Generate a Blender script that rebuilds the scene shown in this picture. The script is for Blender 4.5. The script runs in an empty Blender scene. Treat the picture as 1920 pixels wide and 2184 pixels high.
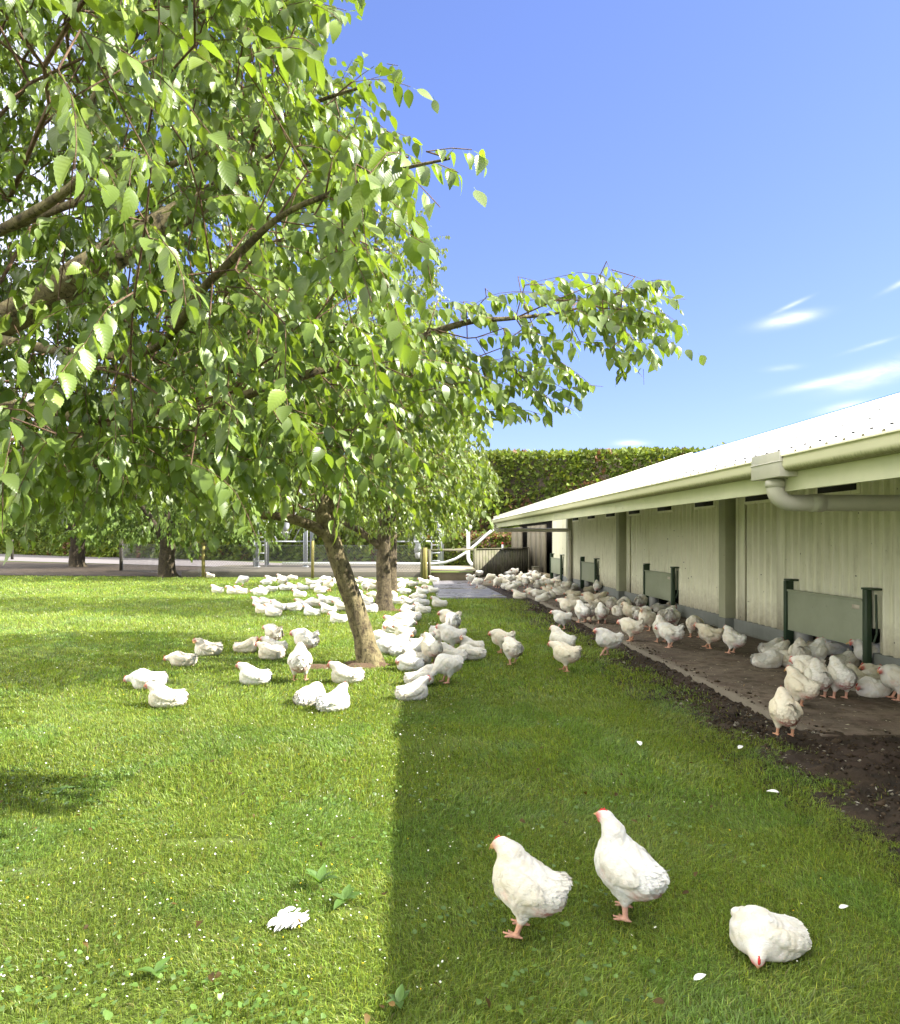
import bpy, bmesh, math, random
import numpy as np
from mathutils import Vector, Matrix, Quaternion
SC = bpy.context.scene
R = math.radians
rng = np.random.default_rng(7)
random.seed(7)

# ------------------------------------------------------------------ camera, sky, sun, exposure
FPX, VX, VY, CAMZ = 1500.0, 875.0, 1148.0, 1.6      # focal length, vanishing point (photo pixels), eye height
cd = bpy.data.cameras.new('camera'); cam = bpy.data.objects.new('camera', cd)
SC.collection.objects.link(cam); SC.camera = cam
cd.sensor_fit = 'HORIZONTAL'; cd.sensor_width = 36.0; cd.lens = 36.0*FPX/1920.0
cd.shift_x = (960-VX)/1920.0
cd.shift_y = (VY-1092)/1920.0
cd.clip_start = 0.05; cd.clip_end = 2000
cam.location = (0, 0, CAMZ); cam.rotation_euler = (R(90), 0, 0)

SUN_EL, SUN_OFF = math.atan(0.785*math.cos(R(10))), R(10)
sdir = Vector((math.cos(SUN_OFF)*math.cos(SUN_EL), -math.sin(SUN_OFF)*math.cos(SUN_EL), math.sin(SUN_EL)))
world = bpy.data.worlds.new('World'); SC.world = world; world.use_nodes = True
wn, wl = world.node_tree.nodes, world.node_tree.links
wn.clear()
out = wn.new('ShaderNodeOutputWorld'); bg = wn.new('ShaderNodeBackground')
sky = wn.new('ShaderNodeTexSky'); sky.sky_type = 'NISHITA'; sky.sun_disc = False
sky.sun_elevation = SUN_EL; sky.sun_rotation = R(100)
sky.air_density = 1.0; sky.dust_density = 0.25; sky.ozone_density = 3.0
tint = wn.new('ShaderNodeMix'); tint.data_type = 'RGBA'; tint.blend_type = 'MULTIPLY'
tint.inputs[0].default_value = 1.0; tint.inputs[7].default_value = (0.565, 0.60, 0.94, 1)
gam = wn.new('ShaderNodeGamma'); gam.inputs[1].default_value = 0.72
wl.new(sky.outputs[0], gam.inputs[0]); wl.new(gam.outputs[0], tint.inputs[6])
# a few thin wisps of cloud, fixed to directions of the sky
geo = wn.new('ShaderNodeTexCoord')
sep = wn.new('ShaderNodeSeparateXYZ'); wl.new(geo.outputs['Generated'], sep.inputs[0])
def wmath(op, a, b=None, c=None):
    n = wn.new('ShaderNodeMath'); n.operation = op
    for i, v in enumerate((a, b, c)):
        if v is None: continue
        if isinstance(v, (int, float)): n.inputs[i].default_value = v
        else: wl.new(v, n.inputs[i])
    return n.outputs[0]
U = wmath('DIVIDE', sep.outputs[0], wmath('MAXIMUM', sep.outputs[1], 0.05))     # azimuth and height slopes
V = wmath('DIVIDE', sep.outputs[2], wmath('MAXIMUM', sep.outputs[1], 0.05))
comb = wn.new('ShaderNodeCombineXYZ'); wl.new(U, comb.inputs[0]); wl.new(V, comb.inputs[1])
mp = wn.new('ShaderNodeMapping'); mp.inputs['Rotation'].default_value = (0, 0, R(-14)); mp.inputs['Scale'].default_value = (7, 30, 1)
wl.new(comb.outputs[0], mp.inputs[0])
nz = wn.new('ShaderNodeTexNoise'); nz.inputs['Scale'].default_value = 1.0; nz.inputs['Detail'].default_value = 7; nz.inputs['Roughness'].default_value = 0.62
nz.inputs['Distortion'].default_value = 0.6
wl.new(mp.outputs[0], nz.inputs[0])
def wisp(u0, v0, su, sv, tilt):
    du, dv = wmath('SUBTRACT', U, u0), wmath('SUBTRACT', V, v0)
    dv2 = wmath('SUBTRACT', dv, wmath('MULTIPLY', du, tilt))
    q = wmath('ADD', wmath('POWER', wmath('DIVIDE', wmath('ABSOLUTE', du), su), 2.0), wmath('POWER', wmath('DIVIDE', wmath('ABSOLUTE', dv2), sv), 2.0))
    return wmath('POWER', 2.718, wmath('MULTIPLY', q, -1.0))
tot = None
for w, (px, py, sx, sy, t) in [(1.0, (1680, 682, 70, 16, .2)), (.55, (1690, 650, 40, 6, .45)), (.95, (1900, 790, 130, 26, .28)), (.6, (1760, 815, 110, 12, .22)), (.9, (1345, 945, 38, 8, 0)),
                               (.7, (1800, 868, 60, 12, .2)), (.35, (1670, 785, 40, 8, .1)), (.5, (1930, 600, 50, 8, .5)), (.35, (1860, 735, 60, 6, .3))]:
    e = wmath('MULTIPLY', wisp((px-VX)/FPX, (VY-py)/FPX, .75*sx/FPX, .7*sy/FPX, t), .85*w)
    tot = e if tot is None else wmath('ADD', tot, e)
cl = wmath('MULTIPLY', tot, wmath('ADD', wmath('MULTIPLY', nz.outputs[0], 2.6), -0.55))
clc = wn.new('ShaderNodeClamp'); wl.new(cl, clc.inputs[0]); clc.inputs[2].default_value = 0.92
cm = wn.new('ShaderNodeMix'); cm.data_type = 'RGBA'
wl.new(clc.outputs[0], cm.inputs[0]); wl.new(tint.outputs[2], cm.inputs[6]); cm.inputs[7].default_value = (3.5, 3.55, 3.7, 1)
# bright cloud added out of view, behind, left and overhead, to fill the shade
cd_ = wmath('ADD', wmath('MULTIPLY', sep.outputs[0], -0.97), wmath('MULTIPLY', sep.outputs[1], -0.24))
fill_mask = wmath('MULTIPLY', wmath('MINIMUM', wmath('MAXIMUM', wmath('MULTIPLY', wmath('ADD', cd_, -0.12), 2.2), 0.0), 1.0), wmath('GREATER_THAN', sep.outputs[2], 0.0))
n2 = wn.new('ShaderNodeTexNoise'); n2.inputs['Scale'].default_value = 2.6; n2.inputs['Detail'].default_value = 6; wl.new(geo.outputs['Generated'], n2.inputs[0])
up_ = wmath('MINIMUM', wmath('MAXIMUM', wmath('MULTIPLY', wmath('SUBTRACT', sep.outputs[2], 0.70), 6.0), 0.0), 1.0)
fill_mask = wmath('MAXIMUM', fill_mask, up_)
fill_pat = wmath('MINIMUM', wmath('MAXIMUM', wmath('MULTIPLY', wmath('SUBTRACT', n2.outputs[0], 0.28), 4.0), 0.0), 1.0)
cm2 = wn.new('ShaderNodeMix'); cm2.data_type = 'RGBA'; wl.new(wmath('MULTIPLY', fill_mask, fill_pat), cm2.inputs[0])
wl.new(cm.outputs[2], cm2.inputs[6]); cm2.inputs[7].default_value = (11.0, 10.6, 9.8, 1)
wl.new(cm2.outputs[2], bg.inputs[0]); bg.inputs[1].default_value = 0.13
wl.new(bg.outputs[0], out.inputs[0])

sl = bpy.data.lights.new('sun', 'SUN'); sl.energy = 5.0; sl.angle = R(0.5); sl.color = (1.0, 0.95, 0.86)
so = bpy.data.objects.new('sun', sl); SC.collection.objects.link(so)
so.rotation_euler = sdir.to_track_quat('Z', 'Y').to_euler(); so.location = (20, -5, 30)
SC.view_settings.view_transform = 'Standard'; SC.view_settings.look = 'None'
SC.view_settings.exposure = 1.9; SC.view_settings.gamma = 1.0; SC.view_settings.use_curve_mapping = False
SC.cycles.max_bounces = 8; SC.cycles.diffuse_bounces = 4; SC.cycles.transmission_bounces = 5; SC.cycles.glossy_bounces = 3
SC.cycles.use_adaptive_sampling = True; SC.cycles.adaptive_threshold = 0.02
SC.cycles.use_denoising = True

# ------------------------------------------------------------------ helpers
def gp(px, py, z=0.0):                       # photo pixel on the ground plane -> point
    d = (CAMZ-z)*FPX/(py-VY)
    return Vector(((px-VX)/FPX*d, d, z))
def at(px, py, d):                           # photo pixel at a depth -> point
    return Vector(((px-VX)/FPX*d, d, CAMZ-(py-VY)/FPX*d))
def link(o, parent=None):
    SC.collection.objects.link(o)
    if parent is not None: o.parent = parent
    return o
def tag(o, label=None, cat=None, group=None, kind=None):
    if label: o['label'] = label
    if cat: o['category'] = cat
    if group: o['group'] = group
    if kind: o['kind'] = kind
    return o
def thing(name, label, cat, loc=(0, 0, 0), rz=0.0, group=None):
    o = bpy.data.objects.new(name, None); o.empty_display_size = 0.1
    link(o); o.location = loc; o.rotation_euler = (0, 0, rz)
    return tag(o, label, cat, group)

def npmesh(name, verts, faces, col=None, smooth=False):
    """verts (n,3); faces: list of index arrays (m,k)"""
    me = bpy.data.meshes.new(name)
    verts = np.asarray(verts, np.float32)
    me.vertices.add(len(verts)); me.vertices.foreach_set('co', verts.ravel())
    faces = [np.asarray(f, np.int32) for f in faces if len(f)]
    li = np.concatenate([f.ravel() for f in faces])
    tots = np.concatenate([np.full(len(f), f.shape[1], np.int32) for f in faces])
    st = np.concatenate([[0], np.cumsum(tots)[:-1]]).astype(np.int32)
    me.loops.add(len(li)); me.loops.foreach_set('vertex_index', li)
    me.polygons.add(len(tots)); me.polygons.foreach_set('loop_start', st)
    if smooth: me.polygons.foreach_set('use_smooth', np.ones(len(tots), bool))
    me.update(calc_edges=True); me.validate()
    if col is not None:
        c = np.ones((len(verts), 4), np.float32); c[:, :col.shape[1]] = col
        a = me.color_attributes.new('Col', 'FLOAT_COLOR', 'POINT'); a.data.foreach_set('color', c.ravel())
    return me
def npobj(name, verts, faces, m, parent=None, col=None, smooth=False):
    me = npmesh(name, verts, faces, col, smooth)
    me.materials.append(m)
    return link(bpy.data.objects.new(name, me), parent)

class MB:
    """collects boxes, tubes and sheets into one mesh"""
    def __init__(s): s.v = []; s.q = []; s.t = []; s.n = 0
    def add(s, v, q=(), t=()):
        v = np.asarray(v, float).reshape(-1, 3); s.v.append(v)
        if len(q): s.q.append(np.asarray(q, int).reshape(-1, 4)+s.n)
        if len(t): s.t.append(np.asarray(t, int).reshape(-1, 3)+s.n)
        s.n += len(v); return s
    def box(s, x0, x1, y0, y1, z0, z1):
        v = [(x, y, z) for z in (z0, z1) for y in (y0, y1) for x in (x0, x1)]
        return s.add(v, [(0, 2, 3, 1), (4, 5, 7, 6), (0, 1, 5, 4), (2, 6, 7, 3), (0, 4, 6, 2), (1, 3, 7, 5)])
    def beam(s, a, b, w, h, up=(0, 0, 1)):
        a, b = Vector(a), Vector(b); d = (b-a).normalized(); u = Vector(up)
        sd = d.cross(u)
        if sd.length < 1e-4: sd = d.cross(Vector((0, 1, 0)))
        sd.normalize(); u2 = sd.cross(d)
        v = []
        for p in (a, b):
            for sx, sz in ((-1, -1), (1, -1), (1, 1), (-1, 1)): v.append(p+sd*sx*w/2+u2*sz*h/2)
        return s.add([tuple(q) for q in v], [(0, 3, 2, 1), (4, 5, 6, 7), (0, 1, 5, 4), (1, 2, 6, 5), (2, 3, 7, 6), (3, 0, 4, 7)])
    def tube(s, pts, rad, k=10, cap=True, disp=None):
        P = np.array([tuple(p) for p in pts], float); n = len(P)
        rad = np.broadcast_to(np.asarray(rad, float), (n,))
        T = np.gradient(P, axis=0); T /= np.linalg.norm(T, axis=1)[:, None]+1e-12
        u = np.array([1.0, 0, 0]) if abs(T[0][0]) < .8 else np.array([0, 1.0, 0])
        V = []; a = np.arange(k)*2*np.pi/k
        for i in range(n):
            u = u-T[i]*u.dot(T[i]); u /= np.linalg.norm(u); w = np.cross(T[i], u)
            r = rad[i]*(np.ones(k) if disp is None else disp(i/(n-1), a))
            V.append(P[i]+np.outer(np.cos(a)*r, u)+np.outer(np.sin(a)*r, w))
        V = np.concatenate(V); q = []
        j = np.arange(k); j2 = (j+1) % k
        for i in range(n-1): q.append(np.stack([i*k+j, i*k+j2, (i+1)*k+j2, (i+1)*k+j], 1))
        t = []
        if cap:
            V = np.concatenate([V, P[:1], P[-1:]]); c0, c1 = n*k, n*k+1
            t = np.concatenate([np.stack([j2, j, np.full(k, c0)], 1), np.stack([(n-1)*k+j, (n-1)*k+j2, np.full(k, c1)], 1)])
        return s.add(V, np.concatenate(q), t)
    def build(s, name, m, parent=None, smooth=False, bevel=0):
        f = []
        if s.q: f.append(np.concatenate(s.q))
        if s.t: f.append(np.concatenate(s.t))
        o = npobj(name, np.concatenate(s.v), f, m, parent, smooth=smooth)
        if bevel:
            b = o.modifiers.new('edge', 'BEVEL'); b.width = bevel; b.segments = 2; b.limit_method = 'ANGLE'
        return o

# ------------------------------------------------------------------ materials
class NT:
    def __init__(s, name):
        s.m = bpy.data.materials.new(name); s.m.use_nodes = True
        s.n = s.m.node_tree.nodes; s.l = s.m.node_tree.links
        s.b = s.n['Principled BSDF']; s.o = s.n['Material Output']
        s.b.inputs['Specular IOR Level'].default_value = 0.3
    def set(s, k, v):
        if hasattr(v, 'is_output'): s.l.new(v, s.b.inputs[k])
        else: s.b.inputs[k].default_value = v if not isinstance(v, tuple) or len(v) == 4 else (*v, 1)
        return s
    def coord(s, scale=(1, 1, 1), kind='Object'):
        c = s.n.new('ShaderNodeTexCoord'); m = s.n.new('ShaderNodeMapping'); m.inputs['Scale'].default_value = scale
        s.l.new(c.outputs[kind], m.inputs[0]); return m.outputs[0]
    def noise(s, scale, vec=None, detail=5, rough=.6, dist=0.0):
        n = s.n.new('ShaderNodeTexNoise'); n.inputs['Scale'].default_value = scale; n.inputs['Detail'].default_value = detail
        n.inputs['Roughness'].default_value = rough; n.inputs['Distortion'].default_value = dist
        s.l.new(vec if vec is not None else s.coord(), n.inputs['Vector']); return n.outputs[0]
    def voro(s, scale, vec=None, feat='F1'):
        n = s.n.new('ShaderNodeTexVoronoi'); n.inputs['Scale'].default_value = scale; n.feature = feat
        s.l.new(vec if vec is not None else s.coord(), n.inputs['Vector']); return n.outputs['Distance']
    def ramp(s, f, stops):
        r = s.n.new('ShaderNodeValToRGB'); e = r.color_ramp.elements
        while len(e) < len(stops): e.new(.5)
        for x, (p, c) in zip(e, stops):
            x.position = p; x.color = (c, c, c, 1) if isinstance(c, (int, float)) else (*c, 1)
        s.l.new(f, r.inputs[0]); return r.outputs[0]
    def mix(s, f, a, b, mode='MIX'):
        n = s.n.new('ShaderNodeMix'); n.data_type = 'RGBA'; n.blend_type = mode
        for i, v in ((0, f), (6, a), (7, b)):
            if hasattr(v, 'is_output'): s.l.new(v, n.inputs[i])
            elif isinstance(v, (int, float)): n.inputs[i].default_value = v if i == 0 else (v, v, v, 1)
            else: n.inputs[i].default_value = (*v, 1)
        return n.outputs[2]
    def math(s, op, a, b=0.0):
        n = s.n.new('ShaderNodeMath'); n.operation = op
        for i, v in enumerate((a, b)):
            if hasattr(v, 'is_output'): s.l.new(v, n.inputs[i])
            else: n.inputs[i].default_value = v
        return n.outputs[0]
    def sepz(s, vec, i=2):
        n = s.n.new('ShaderNodeSeparateXYZ'); s.l.new(vec, n.inputs[0]); return n.outputs[i]
    def bump(s, h, strength=.4, dist=.01):
        n = s.n.new('ShaderNodeBump'); n.inputs['Strength'].default_value = strength; n.inputs['Distance'].default_value = dist
        s.l.new(h, n.inputs['Height']); s.l.new(n.outputs[0], s.b.inputs['Normal']); return s
    def attr(s, name='Col'):
        n = s.n.new('ShaderNodeVertexColor'); n.layer_name = name; return n.outputs[0]
    def rand(s):
        return s.n.new('ShaderNodeObjectInfo').outputs['Random']

def painted(name, c1, c2, rough=.5, specks=True, scale=3.0):
    t = NT(name); co = t.coord()
    c = t.mix(t.ramp(t.noise(scale, co, 6, .65), [(.35, 0.0), (.7, 1.0)]), c1, c2)
    if specks:
        v = t.ramp(t.voro(4.6, t.coord((1, 1, 1))), [(.035, 1.0), (.075, 0.0)])
        d = t.ramp(t.noise(40, co, 2, .5), [(.45, 0.0), (.6, 1.0)])
        c = t.mix(t.math('MULTIPLY', v, d), c, (.03, .03, .02))
    t.set('Base Color', c).set('Roughness', rough)
    t.bump(t.noise(60, co, 3), .08, .004); return t.m

M = {}
M['wall'] = painted('wall paint', (.60, .59, .36), (.52, .525, .33), .55)
def wall_mat():
    t = NT('wall paint'); co = t.coord()
    c = t.mix(t.ramp(t.noise(3, co, 6, .65), [(.35, 0.0), (.7, 1.0)]), (.80, .79, .62), (.73, .725, .56))
    c = t.mix(t.ramp(t.noise(7, t.coord((1, 2.5, .18)), 6, .75), [(.52, 0.0), (.70, .45)]), c, (.36, .33, .20))
    z = t.math('ADD', t.sepz(co), t.math('MULTIPLY', t.noise(11, co, 5, .7), .5))
    c = t.mix(t.ramp(t.math('MULTIPLY', z, .5), [(.26, .55), (.46, 0.0)]), c, (.20, .155, .095))
    v = t.math('MULTIPLY', t.ramp(t.voro(6.5, co), [(.05, 1.0), (.10, 0.0)]), t.ramp(t.noise(30, co, 2, .5), [(.48, 0.0), (.58, 1.0)]))
    c = t.mix(v, c, (.05, .04, .03))
    t.set('Base Color', c).set('Roughness', .55); return t.m
M['wall'] = wall_mat()
M['pilaster'] = painted('shade-toned pilaster paint', (.34, .345, .235), (.29, .30, .205), .6)  # darker than the wall: shade of the side face put into the colour
M['fascia'] = painted('fascia paint', (.72, .705, .54), (.62, .62, .47), .5, scale=2.0)
M['pvc'] = painted('pvc grey', (.55, .52, .45), (.47, .46, .39), .4, scale=5)
M['panel'] = painted('hatch panel paint', (.30, .325, .235), (.25, .28, .195), .5, scale=2.5)
M['dkgreen'] = painted('dark green steel', (.025, .05, .025), (.04, .06, .035), .45, specks=False)
M['jamb'] = painted('white jamb', (.36, .365, .34), (.27, .27, .25), .7)
M['sticker'] = painted('sticker paper', (.6, .55, .45), (.5, .45, .38), .6, specks=False)
M['vent'] = painted('dark vent mesh', (.012, .012, .012), (.02, .02, .018), .7, specks=False)
M['dark'] = painted('dark interior', (.02, .018, .015), (.03, .026, .02), .9, specks=False)  # near-black colour stands in for the unlit inside
M['galv'] = painted('galvanised steel', (.50, .52, .54), (.40, .42, .45), .38, specks=False, scale=9)
M['galv'].node_tree.nodes['Principled BSDF'].inputs['Metallic'].default_value = .25
M['white'] = painted('white plastic pipe', (.75, .75, .74), (.66, .67, .66), .35, specks=False)
M['red'] = painted('red paint', (.55, .03, .03), (.45, .03, .03), .5, specks=False)
M['blue'] = painted('blue ridge capping', (.05, .13, .42), (.06, .16, .46), .45, specks=False)

def gutter_mat():
    t = NT('gutter paint with moss'); co = t.coord()
    c = t.mix(t.noise(4, co, 5), (.72, .69, .50), (.64, .62, .44))
    z = t.sepz(co)
    edge = t.math('ADD', z, t.math('MULTIPLY', t.noise(30, t.coord((1, 2.2, .35)), 4, .7), .055))
    c = t.mix(t.ramp(t.math('SUBTRACT', edge, 2.08), [(.035, 1.0), (.075, 0.0)]), c, (.14, .135, .02))
    t.set('Base Color', c).set('Roughness', .5); return t.m
M['gutter'] = gutter_mat()
def plinth_mat():
    t = NT('painted concrete plinth'); co = t.coord()
    c = t.mix(t.noise(2.5, t.coord((1, 3, .6)), 6, .7), (.155, .165, .155), (.235, .25, .235))
    c = t.mix(t.ramp(t.math('ADD', t.sepz(co), t.math('MULTIPLY', t.noise(9, co), .08)), [(.04, 1.0), (.13, 0.0)]), c, (.09, .075, .05))
    t.set('Base Color', c).set('Roughness', .8).bump(t.noise(35, co), .2, .006); return t.m
M['plinth'] = plinth_mat()
def roof_mat():
    t = NT('white roof sheet'); co = t.coord()
    c = t.mix(t.noise(1.2, t.coord((.5, 2, 1)), 6, .7), (.70, .70, .68), (.60, .60, .57))
    t.set('Base Color', c).set('Roughness', .42).set('Specular IOR Level', .5); return t.m
M['roof'] = roof_mat()
def wood(name, c1, c2, green=.0):
    t = NT(name); co = t.coord((9, 9, 1.2))
    c = t.mix(t.noise(3, co, 6, .7, .4), c1, c2)
    c = t.mix(t.ramp(t.noise(2.2, t.coord(), 4), [(.45, 0.0), (.7, green)]), c, (.07, .085, .025))
    t.set('Base Color', c).set('Roughness', .85).bump(t.noise(12, co, 5), .35, .006); return t.m
M['wood'] = wood('weathered boards', (.10, .095, .065), (.165, .155, .105), .7)
M['ply'] = wood('plywood sheet', (.15, .125, .095), (.20, .18, .125), .4)
M['post'] = wood('mossy round post', (.17, .15, .045), (.26, .22, .07), .5)
M['postd'] = wood('dark old post', (.03, .026, .02), (.055, .048, .036), .2)
def conc(name, c1, c2, rough=.85, wet=False):
    t = NT(name); co = t.coord()
    c = t.mix(t.noise(1.6, co, 8, .7), c1, c2)
    c = t.mix(t.ramp(t.noise(18, co, 4, .6), [(.55, 0.0), (.75, .6)]), c, tuple(x*.45 for x in c1))
    t.set('Base Color', c).bump(t.noise(40, co, 4), .3, .006)
    if wet: t.set('Roughness', t.ramp(t.noise(1.1, co, 4), [(.35, .12), (.6, .55)])).set('Specular IOR Level', .6)
    else: t.set('Roughness', rough)
    return t.m
M['conc'] = conc('old concrete', (.30, .27, .19), (.40, .36, .26))
M['concyard'] = conc('yard concrete', (.085, .075, .058), (.145, .13, .10))
M['concw'] = conc('wet concrete', (.10, .095, .10), (.17, .16, .165), wet=True)
M['concwall'] = conc('mossy concrete', (.14, .115, .07), (.22, .18, .115))
def slab_mat():
    t = NT('dirty concrete slab'); co = t.coord()
    n1 = t.noise(.9, co, 8, .72); n2 = t.noise(7, co, 6, .7)
    c = t.mix(t.ramp(n1, [(.3, 0.0), (.7, 1.0)]), (.050, .040, .029), (.150, .118, .086))
    c = t.mix(t.ramp(n2, [(.46, 0.0), (.62, .85)]), c, (.036, .026, .015))
    c = t.mix(t.ramp(t.noise(30, co, 3, .6), [(.58, 0.0), (.72, .7)]), c, (.16, .125, .085))
    c = t.mix(t.ramp(t.noise(2.3, co, 5), [(.52, 0.0), (.68, .55)]), c, (.07, .042, .032))
    x = t.math('ADD', t.sepz(co, 0), t.math('MULTIPLY', t.noise(5, co, 4), .14))
    c = t.mix(t.ramp(t.math('SUBTRACT', x, 2.9), [(.38, .75), (.47, 0.0)]), c, (.17, .15, .115))
    sp = t.math('MULTIPLY', t.ramp(t.voro(9, co), [(.06, 1.0), (.11, 0.0)]), t.ramp(t.noise(14, co, 2), [(.5, 0.0), (.58, 1.0)]))
    c = t.mix(sp, c, (.34, .31, .27))
    t.set('Base Color', c).set('Roughness', .8).bump(n2, .5, .012); return t.m
M['slab'] = slab_mat()
def soil_mat():
    t = NT('damp soil'); co = t.coord()
    n1 = t.noise(6, co, 9, .75)
    c = t.mix(t.ramp(n1, [(.35, 0.0), (.7, 1.0)]), (.012, .009, .006), (.052, .035, .021))
    c = t.mix(t.ramp(t.noise(.9, co, 4), [(.5, 0.0), (.66, .8)]), c, (.048, .032, .024))
    sp = t.math('MULTIPLY', t.ramp(t.voro(14, co), [(.05, 1.0), (.10, 0.0)]), t.ramp(t.noise(9, co, 2), [(.55, 0.0), (.62, 1.0)]))
    c = t.mix(sp, c, (.25, .23, .19))
    t.set('Base Color', c).set('Roughness', .85).bump(n1, .8, .03); return t.m
M['soil'] = soil_mat()
def lawn_mat():
    t = NT('lawn base'); co = t.coord()
    n1 = t.noise(1.3, co, 8, .7); n2 = t.noise(24, co, 5, .7)
    c = t.mix(n1, (.085, .125, .018), (.12, .165, .024))
    c = t.mix(t.ramp(n2, [(.4, 0.0), (.62, .75)]), c, (.05, .06, .014))
    t.set('Base Color', c).set('Roughness', .95).bump(n2, .7, .03); return t.m
M['lawn'] = lawn_mat()
M['road'] = conc('road asphalt', (.12, .11, .112), (.165, .15, .15))
M['wire'] = painted('weathered wire', (.16, .165, .165), (.11, .115, .115), .5, specks=False)

def foliage(name, gloss=.35, trans=.45, spec=.5, under=(1.25, 1.2, 1.5), veins=False):
    """leaf with a paler underside and light shining through"""
    t = NT(name); col = t.attr()
    g = t.n.new('ShaderNodeNewGeometry')
    if veins:
        n = t.n.new('ShaderNodeVertexColor'); n.layer_name = 'Col'
        w = t.math('SINE', t.math('MULTIPLY', n.outputs[1], 50.0))
        col = t.mix(t.ramp(w, [(.75, 0.0), (1.0, .10)]), col, t.mix(1.0, col, (1.5, 1.35, 1.5), 'MULTIPLY'))
        t.bump(w, .09, .003)
    dc = t.mix(g.outputs['Backfacing'], col, t.mix(1.0, col, under, 'MULTIPLY'))
    t.set('Base Color', dc).set('Roughness', gloss).set('Specular IOR Level', spec)
    tr = t.n.new('ShaderNodeBsdfTranslucent'); ms = t.n.new('ShaderNodeMixShader'); ms.inputs[0].default_value = trans
    t.l.new(t.mix(1.0, col, (1.75, 1.75, .55), 'MULTIPLY'), tr.inputs[0])
    t.l.new(t.b.outputs[0], ms.inputs[1]); t.l.new(tr.outputs[0], ms.inputs[2]); t.l.new(ms.outputs[0], t.o.inputs[0])
    return t.m
M['leaf'] = foliage('leaf', .40, .34, .5, (1.45, 1.32, 1.8))
M['leafd'] = foliage('shaded leaf', .6, .25, .2, (1.2, 1.15, 1.4))
M['leafv'] = foliage('veined leaf', .38, .34, .55, (1.45, 1.32, 1.8), True)
M['hedge'] = foliage('hedge spray', .6, .25, .25)
M['grass'] = foliage('grass blade', .40, .35, .42, (1.1, 1.1, 1.1))
M['petal'] = foliage('petal', .6, .3, .2, (1, 1, 1))
def bark(name, c1, c2, c3):
    t = NT(name); co = t.coord((1, 1, .8))
    n = t.noise(9, co, 8, .72, .5); v = t.noise(34, t.coord((1, 1, .5)), 6, .75)
    c = t.mix(t.ramp(n, [(.40, 0.0), (.56, 1.0)]), c1, c2)
    c = t.mix(t.ramp(v, [(.52, 0.0), (.62, .9)]), c, c3)
    t.set('Base Color', c).set('Roughness', .9)
    t.bump(t.math('ADD', n, v), 1.0, .025); return t.m
M['bark'] = bark('lichen bark', (.085, .064, .034), (.215, .18, .09), (.024, .02, .012))
M['bark2'] = bark('grey brown bark', (.05, .038, .024), (.135, .108, .062), (.02, .015, .010))
M['barkd'] = bark('dark bark', (.035, .027, .018), (.07, .055, .03), (.018, .013, .01))
M['twig'] = bark('twig bark', (.13, .075, .045), (.20, .13, .08), (.07, .04, .03))
# ------------------------------------------------------------------ ground
def fbm2(x, y, s, seed=0, o=4):
    """cheap smooth value noise"""
    r = np.zeros_like(x, float); a = 1.0; tot = 0
    for k in range(o):
        xs, ys = x*s+13.7*k+seed, y*s+7.1*k+seed*1.7
        xi, yi = np.floor(xs), np.floor(ys); fx, fy = xs-xi, ys-yi
        fx = fx*fx*(3-2*fx); fy = fy*fy*(3-2*fy)
        h = lambda i, j: np.modf(np.abs(np.sin(i*127.1+j*311.7+seed*17.3+k*5.1)*43758.5453))[0]
        r += a*((h(xi, yi)*(1-fx)+h(xi+1, yi)*fx)*(1-fy)+(h(xi, yi+1)*(1-fx)+h(xi+1, yi+1)*fx)*fy)
        tot += a; a *= .5; s *= 2.0
    return r/tot
def sheet(name, xs, ys, zf, m, kind='structure'):
    X, Y = np.meshgrid(np.asarray(xs, float), np.asarray(ys, float), indexing='ij')
    Z = zf(X, Y); nx, ny = X.shape
    i = np.arange(nx-1)[:, None]*ny+np.arange(ny-1)[None]
    q = np.stack([i, i+ny, i+ny+1, i+1], -1).reshape(-1, 4)
    o = npobj(name, np.stack([X, Y, Z], -1).reshape(-1, 3), [q], m, smooth=True)
    return tag(o, kind=kind)
gx = np.concatenate([[-600, -200, -90], np.arange(-60, -4, 2.0), np.arange(-4, 2, .5), [2.0, 2.25, 2.45, 2.7, 3.5], np.arange(4, 40, 4), [80, 200, 600]])
gy = np.concatenate([[-300, -60, -20], np.arange(-8, 30, .75), np.arange(30, 90, 4), [150, 300, 900]])
sheet('lawn', gx, gy, lambda x, y: -0.02-.13*np.clip((x-2.25)/.2, 0, 1)*(y < 23.9)*(x < 6), M['lawn'])
def grass_edge(y): return 2.80+.14*(fbm2(y*0+1.3, y, .55, 3)-.5)*2+.20*(fbm2(y*0, y, 2.2, 5)-.5)*2-.22*np.clip((6-y)/2.5, 0, 1)
# drip trench and bare soil along the shed
def soilz(x, y):
    base = .015*(fbm2(x, y, 5, 2)-.5)+.085*(fbm2(x, y, 11, 8, 4)-.5)
    tr = -.05*np.exp(-((x-2.95)/.16)**2)*(y > 5.2)
    e = np.clip((x-(grass_edge(y)-.25))/.3, 0, 1)
    clods = np.where(y < 5.2, .07*np.clip(fbm2(x, y, 9, 4, 3)-.5, 0, 1)*2, 0)+.030*np.exp(-((y-5.5)/.35)**2)*np.clip((x-3.0)/.3, 0, 1)*(.4+1.1*fbm2(x, y, 2.5, 14))
    return (-.024+(.028+base+tr+clods)*e)
sheet('soil_strip', np.arange(2.0, 5.5, .028), np.concatenate([np.arange(1.5, 10, .03), np.arange(10, 23.8, .12)]), soilz, M['soil'])
sl_ = MB()
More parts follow.
